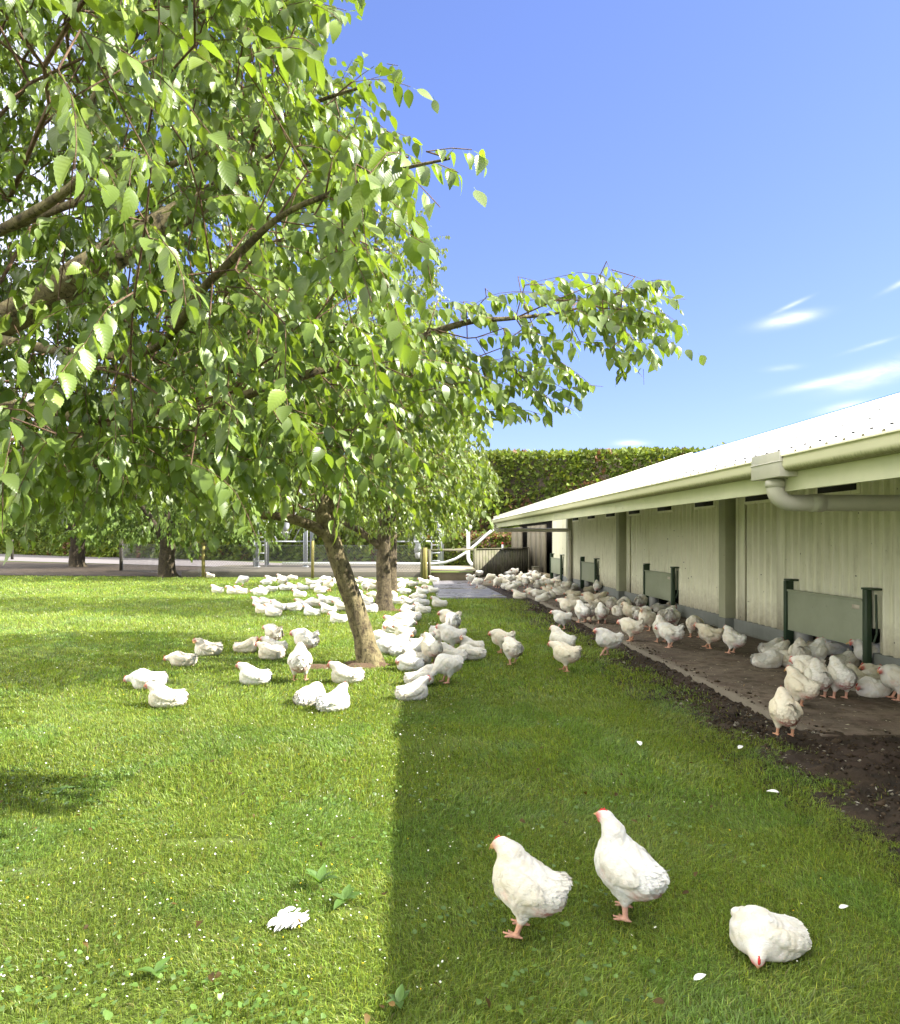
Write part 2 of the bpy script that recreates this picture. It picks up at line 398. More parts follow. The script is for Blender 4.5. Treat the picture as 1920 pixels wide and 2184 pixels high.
# concrete apron, with a chipped edge
ys = np.arange(5.55, 24.0, .15)
ed = 3.2+.03*(fbm2(ys*0, ys, 1.5, 9)-.5)*2+.05*np.clip((7-ys)/2, 0, 1)
n = len(ys)
top = np.stack([np.concatenate([ed, np.full(n, 5.46)]), np.concatenate([ys, ys]), np.full(2*n, .045)+.012*(fbm2(np.concatenate([ed, ed*0]), np.concatenate([ys, ys]), .8, 4)-.5)], 1)
bot = np.stack([ed-.01, ys, np.full(n, -.06)], 1)
k = np.arange(n-1)
sl_.add(np.concatenate([top, bot]), np.concatenate([np.stack([k, n+k, n+k+1, k+1], 1), np.stack([2*n+k, k, k+1, 2*n+k+1], 1)]))
sl_.add([(ed[0], 5.55, .045), (5.46, 5.55, .045), (5.46, 5.52, -.06), (ed[0], 5.52, -.06)], [(0, 3, 2, 1)])
tag(sl_.build('concrete_apron', M['slab']), kind='structure')
fp = MB(); fp.box(2.35, 5.46, 24.0, 32.6, -.05, .03); tag(fp.build('dirt_pavement', M['slab']), kind='structure')
wp = MB(); wp.add([(.72, 18.8, .012), (2.62, 19.0, .012), (2.35, 26.6, .012), (.82, 26.4, .012)], [(0, 1, 2, 3)])
wp.add([(.72, 18.8, .012), (2.62, 19.0, .012), (2.62, 18.97, -.06), (.72, 18.77, -.06)], [(0, 3, 2, 1)])
tag(wp.build('wet_pavement', M['concw']), kind='structure')
# farm road beyond the fence, running away to the left
rd = MB(); rd.add([(-60, 65, .01), (-60, 92, .01), (-8, 45, .01), (-7, 37, .01), (14, 35.5, .01), (14, 42.5, .01), (-30, 50.5, .01)],
                  [(3, 2, 1, 0)][:0]+[(6, 1, 2, 3)], [(0, 1, 6)])
rd.add([(-7, 37, .0102), (-8, 45, .0102), (14, 42.5, .0102), (14, 35.5, .0102)], [(0, 3, 2, 1)])
tag(rd.build('road', M['road']), kind='structure')
vs = MB(); vs.add([(-60, 44, .004), (-60, 66, .004), (-8, 37.4, .004), (-9.6, 29.4, .004), (-30, 32, .004)], [(0, 4, 3, 2)], [(0, 2, 1)])
tag(vs.build('road_verge', M['soil']), kind='structure')

# ------------------------------------------------------------------ the poultry shed
XW, XE, XR, HR, HE = 5.44, 2.85, 9.5, 4.40, 2.235
SL = (HR-HE)/(XR-XE)
shed = thing('poultry_shed', 'long pale green corrugated poultry shed with white sheet roof and gutter', 'shed', (XW, 10, 0))
def P(mb, name, m, parent=None, **k):
    o = mb.build(name, m, None, **k)
    par = parent or shed
    o.parent = par; o.matrix_parent_inverse = Matrix.Translation(-(Vector((XW, 10, 0))))
    return o
def sub(mb, name, m, parent, **k):                # a sub-part: its parent mesh is in world coordinates
    o = mb.build(name, m, None, **k); o.parent = parent; return o
hat = [(8.2, 9.9), (14.25, 15.9), (20.2, 21.8), (24.8, 26.5)]
YN, YF = -6.0, 23.6
# cladding: trapezoid ribs, raised over each hatch opening
prof = [(0, 0), (.004, -.048), (.056, -.048), (.060, 0), (.186, 0)]
pit = .19
cv, cq = [], []
def clad(mb, y0, y1, z0, z1, x=XW):
    ys, xs = [], []
    k0 = math.floor(y0/pit)
    for k in range(k0, math.ceil(y1/pit)+1):
        for dy, dx in prof:
            yy = k*pit+dy
            if y0 <= yy <= y1: ys.append(yy); xs.append(x+dx)
    fx = lambda yy: x+float(np.interp((yy/pit-math.floor(yy/pit))*pit, [a for a, _ in prof]+[pit], [b for _, b in prof]+[0]))
    if ys[0]-y0 > .003: ys.insert(0, y0); xs.insert(0, fx(y0))
    if y1-ys[-1] > .003: ys.append(y1); xs.append(fx(y1))
    n = len(ys); v = [(xs[i], ys[i], z0) for i in range(n)]+[(xs[i], ys[i], z1) for i in range(n)]
    mb.add(v, [(i, i+1, n+i+1, n+i) for i in range(n-1)])
cl_ = MB(); cur = YN
for a, b in hat:
    clad(cl_, cur, a-.06, .27, 3.06); clad(cl_, a-.06, b+.06, .55, 3.06); cur = b+.06
clad(cl_, cur, 26.7, .27, 3.06)
P(cl_, 'wall_cladding', M['wall'])
# flat flashings that frame the sheets
for y in (11.42, 17.35, 10.2):
    fl = MB(); fl.box(XW-.060, XW-.050, y-.12, y+.12, .27, 3.0); P(fl, 'flashing', M['wall'])
cur = YN
for a, b in hat+[(26.7, 26.7)]:
    pl = MB(); pl.box(XW-.06, XW+.12, cur, a, -.1, .27); P(pl, 'plinth', M['plinth'], bevel=.006); cur = b
for i, y in enumerate((5.7, 11.7, 17.66, 23.4)):
    p = MB(); p.box(XW-.20, XW+.05, y, y+.24, .27, 2.9); po = P(p, 'pilaster', M['pilaster'], bevel=.005)
    q = MB(); q.box(XW-.21, XW+.05, y-.01, y+.25, -.1, .268); sub(q, 'pilaster_base', M['plinth'], po, bevel=.006)
# vents under the eave
for k in range(9):
    y = 6.87+2.0*k
    if y > 23: break
    v = MB(); v.box(XW-.063, XW-.002, y-.46, y+.46, 2.14, 2.42); vo = P(v, 'vent', M['wall'], bevel=.004)
    g = MB(); g.box(XW-.070, XW-.064, y-.40, y+.40, 2.185, 2.38); go = sub(g, 'vent_grille', M['vent'], vo)
# pop-hole hatches
for hi, (a, b) in enumerate(hat):
    pn = MB(); pn.box(XW-.135, XW-.115, a+.04, b-.02, .315, .855); pn.box(XW-.15, XW-.11, a+.04, b-.02, .856, .885)
    h = P(pn, 'hatch_panel', M['panel'], bevel=.004)
    h['label'] = 'raised grey green hatch board over a pop-hole'
    ps = MB(); ps.box(XW-.15, XW-.085, a-.05, a+.03, 0, 1.0); ps.box(XW-.16, XW-.01, a-.17, a+.04, 1.001, 1.025); ps.tube([(XW-.06, a-.08, .95), (XW-.05, a-.08, .5), (XW-.09, a-.09, .4)], .014, 6)
    sub(ps, 'hatch_post', M['dkgreen'], h, bevel=.006)
    ps = MB(); ps.box(XW-.16, XW-.02, b-.015, b+.05, 0, 1.0); ps.box(XW-.15, XW-.02, b-.1, b+.06, 1.001, 1.03)
    sub(ps, 'hatch_post', M['dkgreen'], h, bevel=.006)
    j = MB(); j.box(XW-.05, XW+.1, b-.24, b-.02, -.02, .55); sub(j, 'jamb', M['jamb'], h)
    if hi < 2:
        st = MB(); st.box(XW-.1375, XW-.136, a+.1, a+.24, .76, .81); sub(st, 'sticker', M['sticker'], h)
# far, plain part of the wall: boards, a doorway, more boards
for k, (y0, y1) in enumerate([(28.2, 29.3), (29.32, 30.4), (30.42, 31.6), (31.62, 32.5), (34.2, 35.6), (35.62, 37.5)]):
    an = MB(); an.box(XW-.03-.006*(k % 2), XW+.04, y0, y1, .22, 2.15); P(an, 'wall_board', M['ply'])
an = MB(); an.box(XW-.05, XW+.08, 26.75, 32.5, -.05, .2); P(an, 'far_plinth', M['concwall'])
an = MB(); an.box(XW+.5, XW+.55, 26.4, 38, 0, 2.4); an.box(XW-.02, XW+4.5, 23.7, 38, 2.3, 2.38); an.box(XW-.04, XW+.05, 26.72, 26.84, .2, 2.2); P(an, 'doorway_shade_and_roof', M['dark'])  # near-black sheet stands in for doorway shade; roof slab and jamb share it
# ends and back, so the inside stays dark
en = MB(); en.add([(XW+.06, 23.75, 0), (13.5, 23.75, 0), (13.5, 23.75, 3.0), (XR, 23.75, HR-.08), (XW+.06, 23.75, 3.0)], [(0, 1, 2, 4)], [(4, 2, 3)])
en.box(13.5, 13.56, YN, 23.7, 0, 3.1); P(en, 'end_wall', M['wall'])
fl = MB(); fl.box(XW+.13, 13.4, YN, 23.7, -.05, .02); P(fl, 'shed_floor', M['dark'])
# roof sheets
rp = [(0, 0), (.125, 0), (.14, .03), (.165, .03), (.18, 0)]
ry, rz = [], []
for k in range(int(YN/pit), int(YF/pit)+1):
    for dy, dz in rp: ry.append(k*pit+dy); rz.append(dz)
ry, rz = np.array(ry), np.array(rz); n = len(ry)
rf = MB()
xs = [XE-.06, XR, 2*XR-XE]; zs = [HE-.02, HR, HE]
v = np.concatenate([np.stack([np.full(n, x), ry, rz+z], 1) for x, z in zip(xs, zs)])
k = np.arange(n-1)
rf.add(v, np.concatenate([np.stack([k, n+k, n+k+1, k+1], 1), np.stack([n+k, 2*n+k, 2*n+k+1, n+k+1], 1)]))
roof = P(rf, 'roof', M['roof'])
rc = MB(); rc.add([(XR-.16, YN, HR-.012), (XR, YN, HR+.05), (XR+.16, YN, HR-.01), (XR-.16, YF, HR-.012), (XR, YF, HR+.05), (XR+.16, YF, HR-.01)], [(0, 1, 4, 3), (1, 2, 5, 4)])
sub(rc, 'ridge_cap', M['blue'], roof)
sc_ = MB()                                          # roofing screws with their washers
for row, xx in enumerate((XE+.12, XE+1.1, XE+2.2, XE+3.4, XE+4.8)):
    for yk in np.arange(2.6, 23, .38 if row else .19):
        yy = math.floor(yk/pit)*pit+.152; zz = HE-.02+(xx-XE+.06)*SL+.03
        sc_.tube([(xx, yy, zz-.002), (xx-.002, yy, zz+.010)], [.015, .009], 6)
sub(sc_, 'roof_screws', M['vent'], roof)['kind'] = 'stuff'
vb = MB(); vb.beam((XE-.03, YF+.03, HE+.015), (XR, YF+.03, HR+.02), .05, .16); P(vb, 'barge_board', M['fascia'])
fb = MB()
for y0, y1 in ((YN, -.2), (-.196, 4.0), (4.004, 5.62), (5.624, 9.8), (9.804, 13.9), (13.904, 18.0), (18.004, 22.0), (22.004, 23.62)):
    fb.box(XE, XE+.03, y0, y1, 1.955, 2.225)
P(fb, 'fascia', M['fascia'], bevel=.003)
nl = MB()
for y in np.arange(2.2, 23.5, .62):
    for z in (1.99, 2.06): nl.box(XE-.0015, XE, y+.05*z, y+.05*z+.014, z-.006, z+.008)
# gutter in two lengths
gprof = [(-.012, .105), (-.012, .118), (0.0, .122), (0.004, .105), (-.002, .045), (.012, .012), (.045, 0), (.11, 0), (.11, .105)]
gt = MB()
for y0, y1 in ((YN, 5.17), (5.6, 23.62)):
    m_ = len(gprof); X0 = XE-.112; Z0 = 2.095
    v = [(X0+a, y, Z0+b) for y in (y0, y1) for a, b in gprof]
    gt.add(v, [(i, i+1, m_+i+1, m_+i) for i in range(m_-1)])
    for e in (0, m_):
        gt.add([(X0+.055, (y0, y1)[e > 0], Z0+.055)]+v[e:e+m_], t=[(0, i+1, i+2) for i in range(m_-1)])
gut = P(gt, 'gutter', M['gutter'], smooth=False)
def pipe_path(y):
    c = [(XE-.055, y, 2.05), (XE-.055, y, 1.985)]
    for a in np.linspace(0, 90, 8): c.append((XE-.055+.13*(1-math.cos(R(a))), y, 1.985-.115*math.sin(R(a))))
    return c
for y, vis in ((5.385, 1), (23.3, 0)):
    rh = MB(); rh.box(XE-.135, XE+.0, y-.215, y+.215, 2.055, 2.245); rh.box(XE-.142, XE+.0, y-.222, y+.222, 2.165, 2.172)
    ro = P(rh, 'rainwater_head', M['pvc'], bevel=.006) if vis else None
    dp = MB(); c = pipe_path(y)
    end = [(XW-.16-.11+.11*math.sin(R(a)), y, 1.87-.11*(1-math.cos(R(a)))) for a in np.linspace(0, 90, 7)]
    c += [(3.2, y, 1.87), (4.2, y, 1.87)]+end+[(XW-.16, y, .9), (XW-.16, y, .06)]
    dp.tube(c, .063, 16); do = P(dp, 'downpipe', M['pvc'], smooth=True)
    for a, b in (((3.06, y, 1.87), (3.16, y, 1.87)), ((XE-.055, y, 1.99), (XE-.055, y, 2.04)), ((XW-.16, y, 1.55), (XW-.16, y, 1.65))):
        jc = MB(); jc.tube([a, b], .069, 16); sub(jc, 'pipe_socket', M['pvc'], do, smooth=False)

# ------------------------------------------------------------------ yard behind: pen boards, rails, netting, silos, hedge
pen = thing('board_fence', 'mossy vertical board pen fence at the far end of the shed', 'fence', (2.62, 28, 0))
def place(mb, name, m, root, **k):
    o = mb.build(name, m, None, **k); o.parent = root; o.matrix_parent_inverse = Matrix.Translation(root.location).inverted(); return o
A, B = Vector((2.62, 28, 0)), Vector((5.36, 32, 0)); nb = 19
bd = MB()
for i in range(nb):
    a = A.lerp(B, i/nb+.002); b = A.lerp(B, (i+1)/nb-.003); zt = 1.12
    bd.beam(a+Vector((0, 0, zt/2+.02)), b+Vector((0, 0, zt/2+.02)), .022, zt)
place(bd, 'boards', M['wood'], pen)
ra = MB(); off = Vector((-.03, -.03, 0)); ra.beam(A+off*1.2+Vector((0, 0, .5)), B+off*1.2+Vector((0, 0, .5)), .04, .07); place(ra, 'rail', M['postd'], pen)
ra = MB(); ra.beam(A+Vector((-.05, -.05, 1.17)), B+Vector((0, 0, 1.17)), .14, .035); place(ra, 'top_rail', M['wood'], pen)
ra = MB(); ra.box(2.5, 2.62, 27.9, 28.02, 0, 1.19); place(ra, 'post', M['wood'], pen)
lw = thing('low_wall', 'low mossy concrete wall with timber rail behind the wet paving', 'wall', (1.5, 26.5, 0))
w = MB(); w.box(.72, 2.48, 26.62, 26.8, -.05, .30); place(w, 'wall_face', M['concwall'], lw, bevel=.01)
w = MB(); w.box(.70, 2.48, 26.5, 29.5, .36, .44); place(w, 'coping', M['conc'], lw, bevel=.01)
w = MB(); w.box(.66, .78, 26.45, 26.57, 0, 1.15); place(w, 'post', M['wood'], lw)
w = MB(); w.beam((.6, 26.52, 1.14), (2.5, 27.9, 1.16), .05, .09); place(w, 'rail', M['wood'], lw)
# silo yard slab with its retaining edge
yd = MB(); yd.box(-9.5, .66, 29.2, 36.5, -.05, .22); tag(yd.build('silo_pavement', M['concyard'], bevel=.02), kind='structure')
# chain-link fence
fence = thing('chain_link_fence', 'chain-link netting fence with mossy round posts along the lawn', 'fence', (-4, 28, 0))
FP = [Vector((.55, 26.3, 0)), Vector((-3.9, 28.1, 0)), Vector((-8.5, 28.9, 0)), Vector((-14.3, 34.8, 0)), Vector((-30, 53, 0))]
for i, p in enumerate(FP):
    b = MB(); r = (.085, .06, .075, .09, .1)[i]; h = (1.25, 1.5, 1.42, 1.6, 1.5)[i]
    b.tube([p, p+Vector((.0, 0, h*.6)), p+Vector((.01, 0, h))], [r, r*.97, r*.93], 10)
    place(b, 'post', M['post'] if i < 3 else M['postd'], fence)
b = MB(); b.tube([(.43, 26.36, 0), (.43, 26.36, 1.2)], .05, 8); place(b, 'post', M['wood'], fence)
wm = MB()
def wire(a, b, r):
    a, b = Vector(a), Vector(b); d = (b-a).normalized(); s = d.orthogonal().normalized(); u = d.cross(s)
    v = [tuple(p+(s*math.cos(t)+u*math.sin(t))*r) for p in (a, b) for t in (0, 2.094, 4.189)]
    wm.add(v, [(0, 1, 4, 3), (1, 2, 5, 4), (2, 0, 3, 5)])
for i in range(3):
    a, b = FP[i], FP[i+1]; L = (b-a).length; H = 1.32; st = .115
    for k in range(-int(H/st), int(L/st)+1):
        for sgn in (1, -1):
            t0, t1 = k*st, k*st+H*.95
            z0, z1 = (0.02, H) if sgn > 0 else (H, 0.02)
            if t0 < 0: z0 += (z1-z0)*(-t0)/(t1-t0); t0 = 0
            if t1 > L: z1 = z0+(z1-z0)*(L-t0)/(t1-t0); t1 = L
            if t1-t0 < .02: continue
            wire(a.lerp(b, t0/L)+Vector((0, 0, z0)), a.lerp(b, t1/L)+Vector((0, 0, z1)), .0045)
    for z in (.05, .7, H): wire(a+Vector((0, 0, z)), b+Vector((0, 0, z)), .005)
place(wm, 'wire_netting', M['wire'], fence)
# feed silos
def ladder(mb, x, y, z0, z1, w=.55):
    for s in (-1, 1): mb.box(x+s*w/2-.03, x+s*w/2+.03, y-.03, y+.03, z0, z1)
    for z in np.arange(z0+.25, z1, .36): mb.box(x-w/2, x+w/2, y-.02, y+.02, z-.02, z+.02)
def silo(x, y, label, rad=1.15, legs=1.1, zc=0.0):
    s = thing('feed_silo', label, 'silo', (x, y, .3))
    for sx in (-1, 1):
        for sy in (-1, 1):
            b = MB(); px, py = x+sx*legs, y+sy*legs
            b.box(px-.09, px+.09, py-.012, py+.012, .3, 3.4); b.box(px-.09, px-.066, py-.08, py+.08, .3, 3.4); b.box(px+.066, px+.09, py-.08, py+.08, .3, 3.4)
            b.box(px-.14, px+.14, py-.14, py+.14, .301, .32); place(b, 'leg', M['galv'], s)
    b = MB()
    b.tube([(x, y, .95+zc), (x, y, 1.15+zc), (x, y, 3.0+zc), (x, y, 3.05+zc), (x, y, 6.2), (x, y, 6.9)], [.16, .17, rad*.98, rad, rad, .2], 28); place(b, 'hopper', M['galv'], s, smooth=False)
    b = MB(); b.tube([(x, y, .62+zc), (x, y, .95+zc)], [.09, .14], 14); place(b, 'outlet', M['jamb'], s)
    for sy in (-1, 1):
        b = MB()
        for z in (1.45,): b.beam((x-legs, y+sy*legs, z), (x+legs, y+sy*legs, z), .05, .06)
        b.beam((x-legs, y+sy*legs, 3.2), (x-.2, y+sy*legs, 1.5), .05, .05); b.beam((x+legs, y+sy*legs, 3.2), (x+.2, y+sy*legs, 1.5), .05, .05)
        place(b, 'brace', M['galv'], s)
    return s
s1 = silo(-5.85, 33.0, 'galvanised feed silo on steel legs with a ladder, behind the leaning trunk', zc=1.0)
b = MB(); ladder(b, -6.75, 31.6, .32, 3.6); place(b, 'ladder', M['galv'], s1)
s2 = silo(.35, 33.6, 'galvanised feed silo with a low cone hopper, behind the upright trunk')
b = MB(); ladder(b, 1.2, 32.2, .32, 3.0, .45); place(b, 'ladder', M['galv'], s2)
bm_ = MB(); bm_.tube([(-5.5, 30.2, .52), (-1, 30.1, .52), (.36, 30, .5), (1.0, 30, .52), (1.5, 30, .57), (1.95, 30, .72), (2.35, 30, .97), (2.8, 30, 1.33), (3.3, 30, 1.78), (3.75, 30, 2.15)], .058, 12)
tag(bm_.build('auger_pipe', M['white'], smooth=True), 'white feed auger pipe curving up to the shed eave', 'pipe')
bm_ = MB(); bm_.tube([(2.46, 29.8, 1.95), (2.46, 29.8, .75), (2.5, 29.7, .62), (2.66, 29.5, .40)], .07, 12)
tag(bm_.build('drain_pipe', M['white'], smooth=True), 'white upright drain pipe with kicked foot beside the auger', 'pipe')
bm_ = MB(); bm_.beam((2.1, 31, .98), (3.75, 30.2, 2.08), .1, .12)
tag(bm_.build('timber_brace', M['wood']), 'weathered diagonal timber running up to the shed roof corner', 'timber')
mk = thing('marker_post', 'white marker post with red top beyond the board fence', 'post', (4.73, 36, 0))
b = MB(); b.tube([(4.73, 36, 0), (4.73, 36, 1.28)], .05, 10); place(b, 'post', M['white'], mk)
b = MB(); b.tube([(4.73, 36, 1.281), (4.73, 36, 1.40)], [.052, .04], 10); place(b, 'cap', M['red'], mk)
pb = thing('plywood_box', 'small plywood box standing against the shed wall by the doorway', 'box', (5.12, 28.6, .03))
b = MB(); b.box(5.0, 5.25, 28.5, 28.9, .032, .42); place(b, 'box', M['ply'], pb, bevel=.01)
b = MB(); b.box(4.98, 5.27, 28.48, 28.92, .421, .445); place(b, 'lid', M['wood'], pb)

# leaf cards: a template of (u,v) points stretched along each leaf
def leaf_template(n, serr=0.0, pet=.0):
    us = np.linspace(0, 1, n); w = .36*np.sin(np.pi*np.clip(us, 0, 1)**.82)**.85*(1-.25*us)
    w[0] = .02; w[-1] = 0.004
    if serr: w[1:-1] += serr*np.where(np.arange(1, n-1) % 2, 1, -.6)
    pts = [(u, 0, 0) for u in us]+[(u, -x, 0) for u, x in zip(us, w)]+[(u, x, 0) for u, x in zip(us, w)]
    q = []
    for i in range(n-1): q += [(i, n+i, n+i+1, i+1), (i, i+1, 2*n+i+1, 2*n+i)]
    p = np.array(pts, float)
    if pet:
        b = len(p); p = np.concatenate([p, [(-pet, -.012, 0), (-pet, .012, 0), (.02, .012, 0), (.02, -.012, 0)]]); q.append((b, b+1, b+2, b+3))
    return p, np.array(q)
def unit(a): return a/(np.linalg.norm(a, axis=-1, keepdims=True)+1e-9)
def cards(pos, axis, nrm, L, tpl, fold=.25, bend=.2, wid=1.0):
    p, q = tpl; n = len(pos)
    axis = unit(axis); side = unit(np.cross(nrm, axis)); nr = np.cross(axis, side)
    L = np.broadcast_to(np.asarray(L, float), (n,)); fold = np.broadcast_to(np.asarray(fold, float), (n,)); bend = np.broadcast_to(np.asarray(bend, float), (n,))
    u, v = p[:, 0], p[:, 1]*wid
    h = fold[:, None]*np.abs(v)[None]-bend[:, None]*(u**2)[None]
    V = pos[:, None]+L[:, None, None]*(u[None, :, None]*axis[:, None]+v[None, :, None]*side[:, None]+h[..., None]*nr[:, None])
    Q = (q[None]+(np.arange(n)*len(p))[:, None, None]).reshape(-1, q.shape[1])
    return V.reshape(-1, 3), Q, len(p)
LT_HI, LT_MID, LT_LO = leaf_template(19, .020, .22), leaf_template(6, .015, .2), leaf_template(3)

# hedge: an inner block and tens of thousands of sprays
def hedge(name, label, pts, H, D, nfront, parent_cat='hedge', seed=1, size=.30):
    r = np.random.default_rng(seed); root = thing(name, label, parent_cat, (*pts[0][:2], 0))
    core = MB()
    for a, b in zip(pts[:-1], pts[1:]):
        a, b = Vector((*a, 0)), Vector((*b, 0)); d = (b-a).normalized(); nv = Vector((-d.y, d.x, 0))
        v = [a-nv*.0+Vector((0, 0, 0)), b+Vector((0, 0, 0)), b+nv*D, a+nv*D]
        core.add([tuple(q) for q in v]+[tuple(q+Vector((0, 0, H-.35))) for q in v], [(0, 1, 5, 4), (1, 2, 6, 5), (2, 3, 7, 6), (3, 0, 4, 7), (4, 5, 6, 7)])
    place(core, 'hedge_core', M['barkd'], root)
    segs = [(np.array(a), np.array(b)) for a, b in zip(pts[:-1], pts[1:])]
    tot = sum(np.linalg.norm(b-a) for a, b in segs)
    VV, QQ, CC = [], [], []; base = 0
    for a, b in segs:
        L = np.linalg.norm(b-a); d = (b-a)/L; nv = np.array([d[1], -d[0]])      # towards the viewer
        n = int(nfront*L/tot); ntop = n//4
        t = r.uniform(0, L, n+ntop); z = np.concatenate([r.uniform(.0, H, n)**1.0, np.full(ntop, H)])
        lump = fbm2(t, z, .9, seed+2, 4)
        outw = np.concatenate([np.full(n, 0.0), -r.uniform(0, D, ntop)])+.55*(lump-.45)+r.normal(0, .07, n+ntop)
        zz = z+np.where(np.arange(n+ntop) >= n, .5*(fbm2(t, outw, .8, seed+5)-.6)+r.normal(0, .09, n+ntop), 0)
        pos = np.stack([a[0]+d[0]*t+nv[0]*outw, a[1]+d[1]*t+nv[1]*outw, zz], 1)
        up = np.concatenate([np.zeros(n), np.ones(ntop)])
        ax = np.stack([nv[0]*(1-up)*.7+r.normal(0, .55, n+ntop), nv[1]*(1-up)*.7+r.normal(0, .55, n+ntop), .25+up*.8+r.normal(0, .5, n+ntop)], 1)
        nr_ = np.stack([nv[0]+r.normal(0, .5, n+ntop), nv[1]+r.normal(0, .5, n+ntop), r.normal(.5, .5, n+ntop)], 1)
        V, Q, k = cards(pos, ax, nr_, size*r.uniform(.5, 1.2, n+ntop), LT_LO, .3, .25, 1.1)
        brown = (fbm2(t, z, .6, seed+9) > .60)&(r.random(n+ntop) < .45)
        g = np.stack([(.09+.06*lump), (.125+.08*lump), np.full(n+ntop, .026)], 1)*r.uniform(.6, 1.3, (n+ntop, 1))
        yel = r.random(n+ntop) < .2; g[yel] = g[yel]*np.array([1.5, 1.25, .9])
        g[brown] = np.array([.16, .085, .045])*r.uniform(.6, 1.3, (brown.sum(), 1))
        VV.append(V); QQ.append(Q+base); CC.append(np.repeat(g, k, 0)); base += len(V)
    o = npobj('foliage', np.concatenate(VV), [np.concatenate(QQ)], M['hedge'], None, np.concatenate(CC))
    o.parent = root; o.matrix_parent_inverse = Matrix.Translation(root.location).inverted()
hedge('hedge', 'tall clipped conifer hedge with flat top behind the yard and road', [(-62, 90), (-30, 62), (-12, 50.5), (4, 46.5), (26, 44)], 7.1, 2.5, 80000, seed=3, size=.36)
hedge('low_hedge', 'bright green low bushes between the board fence and tall hedge', [(-1.5, 41.5), (8.5, 40.0)], 1.75, 1.2, 5000, seed=8, size=.26)
# ------------------------------------------------------------------ trees
def skeleton(stems, attractors, seed, step=.22, pathw=.30, sag=.0):
    """stems: lists of (point, radius) from the ground up; every attractor joins the nearest limb. Returns nodes, parents, radii"""
    r = np.random.default_rng(seed)
    N, par, fix, plen = [], [], [], []
    for s in stems:
        last = -1
        pts = [np.array(tuple(p), float) for p, _ in s]; rr = [q for _, q in s]
        for i in range(len(pts)-1):
            m = max(1, int(np.linalg.norm(pts[i+1]-pts[i])/step))
            for k in range(m+(i == len(pts)-2)):
                t = k/m; p = pts[i]*(1-t)+pts[i+1]*t
                if last < 0 and N:
                    j = int(np.argmin(np.linalg.norm(np.array(N)-p, axis=1))); last = j
                N.append(p); par.append(last); fix.append(rr[i]*(1-t)+rr[i+1]*t)
                plen.append(0 if last < 0 else plen[last]+np.linalg.norm(p-N[last])); last = len(N)-1
    root = N[0].copy()
    nfix = len(N)
    at_ = np.array(attractors); order = np.argsort(np.min(np.linalg.norm(at_[:, None]-np.array(N)[None], axis=2), axis=1))
    ends = []
    cap = 40000
    NA = np.zeros((cap, 3)); NA[:len(N)] = N; PL = np.zeros(cap); PL[:len(N)] = plen; n = len(N)
    for ai in order:
        a = at_[ai]; d = np.linalg.norm(NA[:n]-a, axis=1)
        low = np.where(NA[:n, 2] < 1.2, 2.0, 0)                       # not from the bare foot of the trunk
        j = int(np.argmin(d+pathw*PL[:n]+low)); dist = d[j]
        m = max(1, int(dist/step)); b = NA[j].copy(); last = j
        mid = (a+b)/2+r.normal(0, .10*dist, 3)+np.array([0, 0, .10*dist])
        for k in range(1, m+1):
            t = k/m; p = (1-t)**2*b+2*t*(1-t)*mid+t*t*a
            NA[n] = p; par.append(last); fix.append(0.0); PL[n] = PL[last]+np.linalg.norm(p-NA[last]); last = n; n += 1
        ends.append(last)
    par = np.array(par); fix = np.array(fix); pts = NA[:n]
    acc = np.zeros(n); rad = np.zeros(n); ex = 2.9
    for i in range(n-1, -1, -1):
        rad[i] = max(acc[i]**(1/ex), .0026); 
        if fix[i] > 0: rad[i] = fix[i]
        if par[i] >= 0: acc[par[i]] += min(rad[i], .2)**ex
    return pts, par, rad, ends, nfix
def limbs(pts, par, rad, minr, skip=0):
    V, Q = [], []; base = 0
    for ks, lo, hi in ((4, minr, .012), (7, .012, .04), (10, .04, 9)):
        idx = np.array([i for i in range(len(pts)) if par[i] >= 0 and lo <= rad[i] < hi and i >= skip])
        if not len(idx): continue
        a, b = pts[par[idx]], pts[idx]; ra = np.minimum(rad[par[idx]], rad[idx]*1.25); rb = rad[idx]
        d = unit(b-a); u = unit(np.cross(d, np.array([.31, .22, .93]))); w = np.cross(d, u)
        b = b+d*rb[:, None]*.5
        th = np.arange(ks)*2*np.pi/ks
        ring = np.cos(th)[None, :, None]*u[:, None]+np.sin(th)[None, :, None]*w[:, None]
        v = np.concatenate([a[:, None]+ring*ra[:, None, None], b[:, None]+ring*rb[:, None, None]], 1)
        k = np.arange(ks); k2 = (k+1) % ks
        q = np.stack([k, k2, ks+k2, ks+k], 1)
        V.append(v.reshape(-1, 3)); Q.append((q[None]+(np.arange(len(idx))*2*ks)[:, None, None]).reshape(-1, 4)+base); base += len(V[-1])
    if not V: return np.zeros((0, 3)), np.zeros((0, 4), int)
    return np.concatenate(V), np.concatenate(Q)
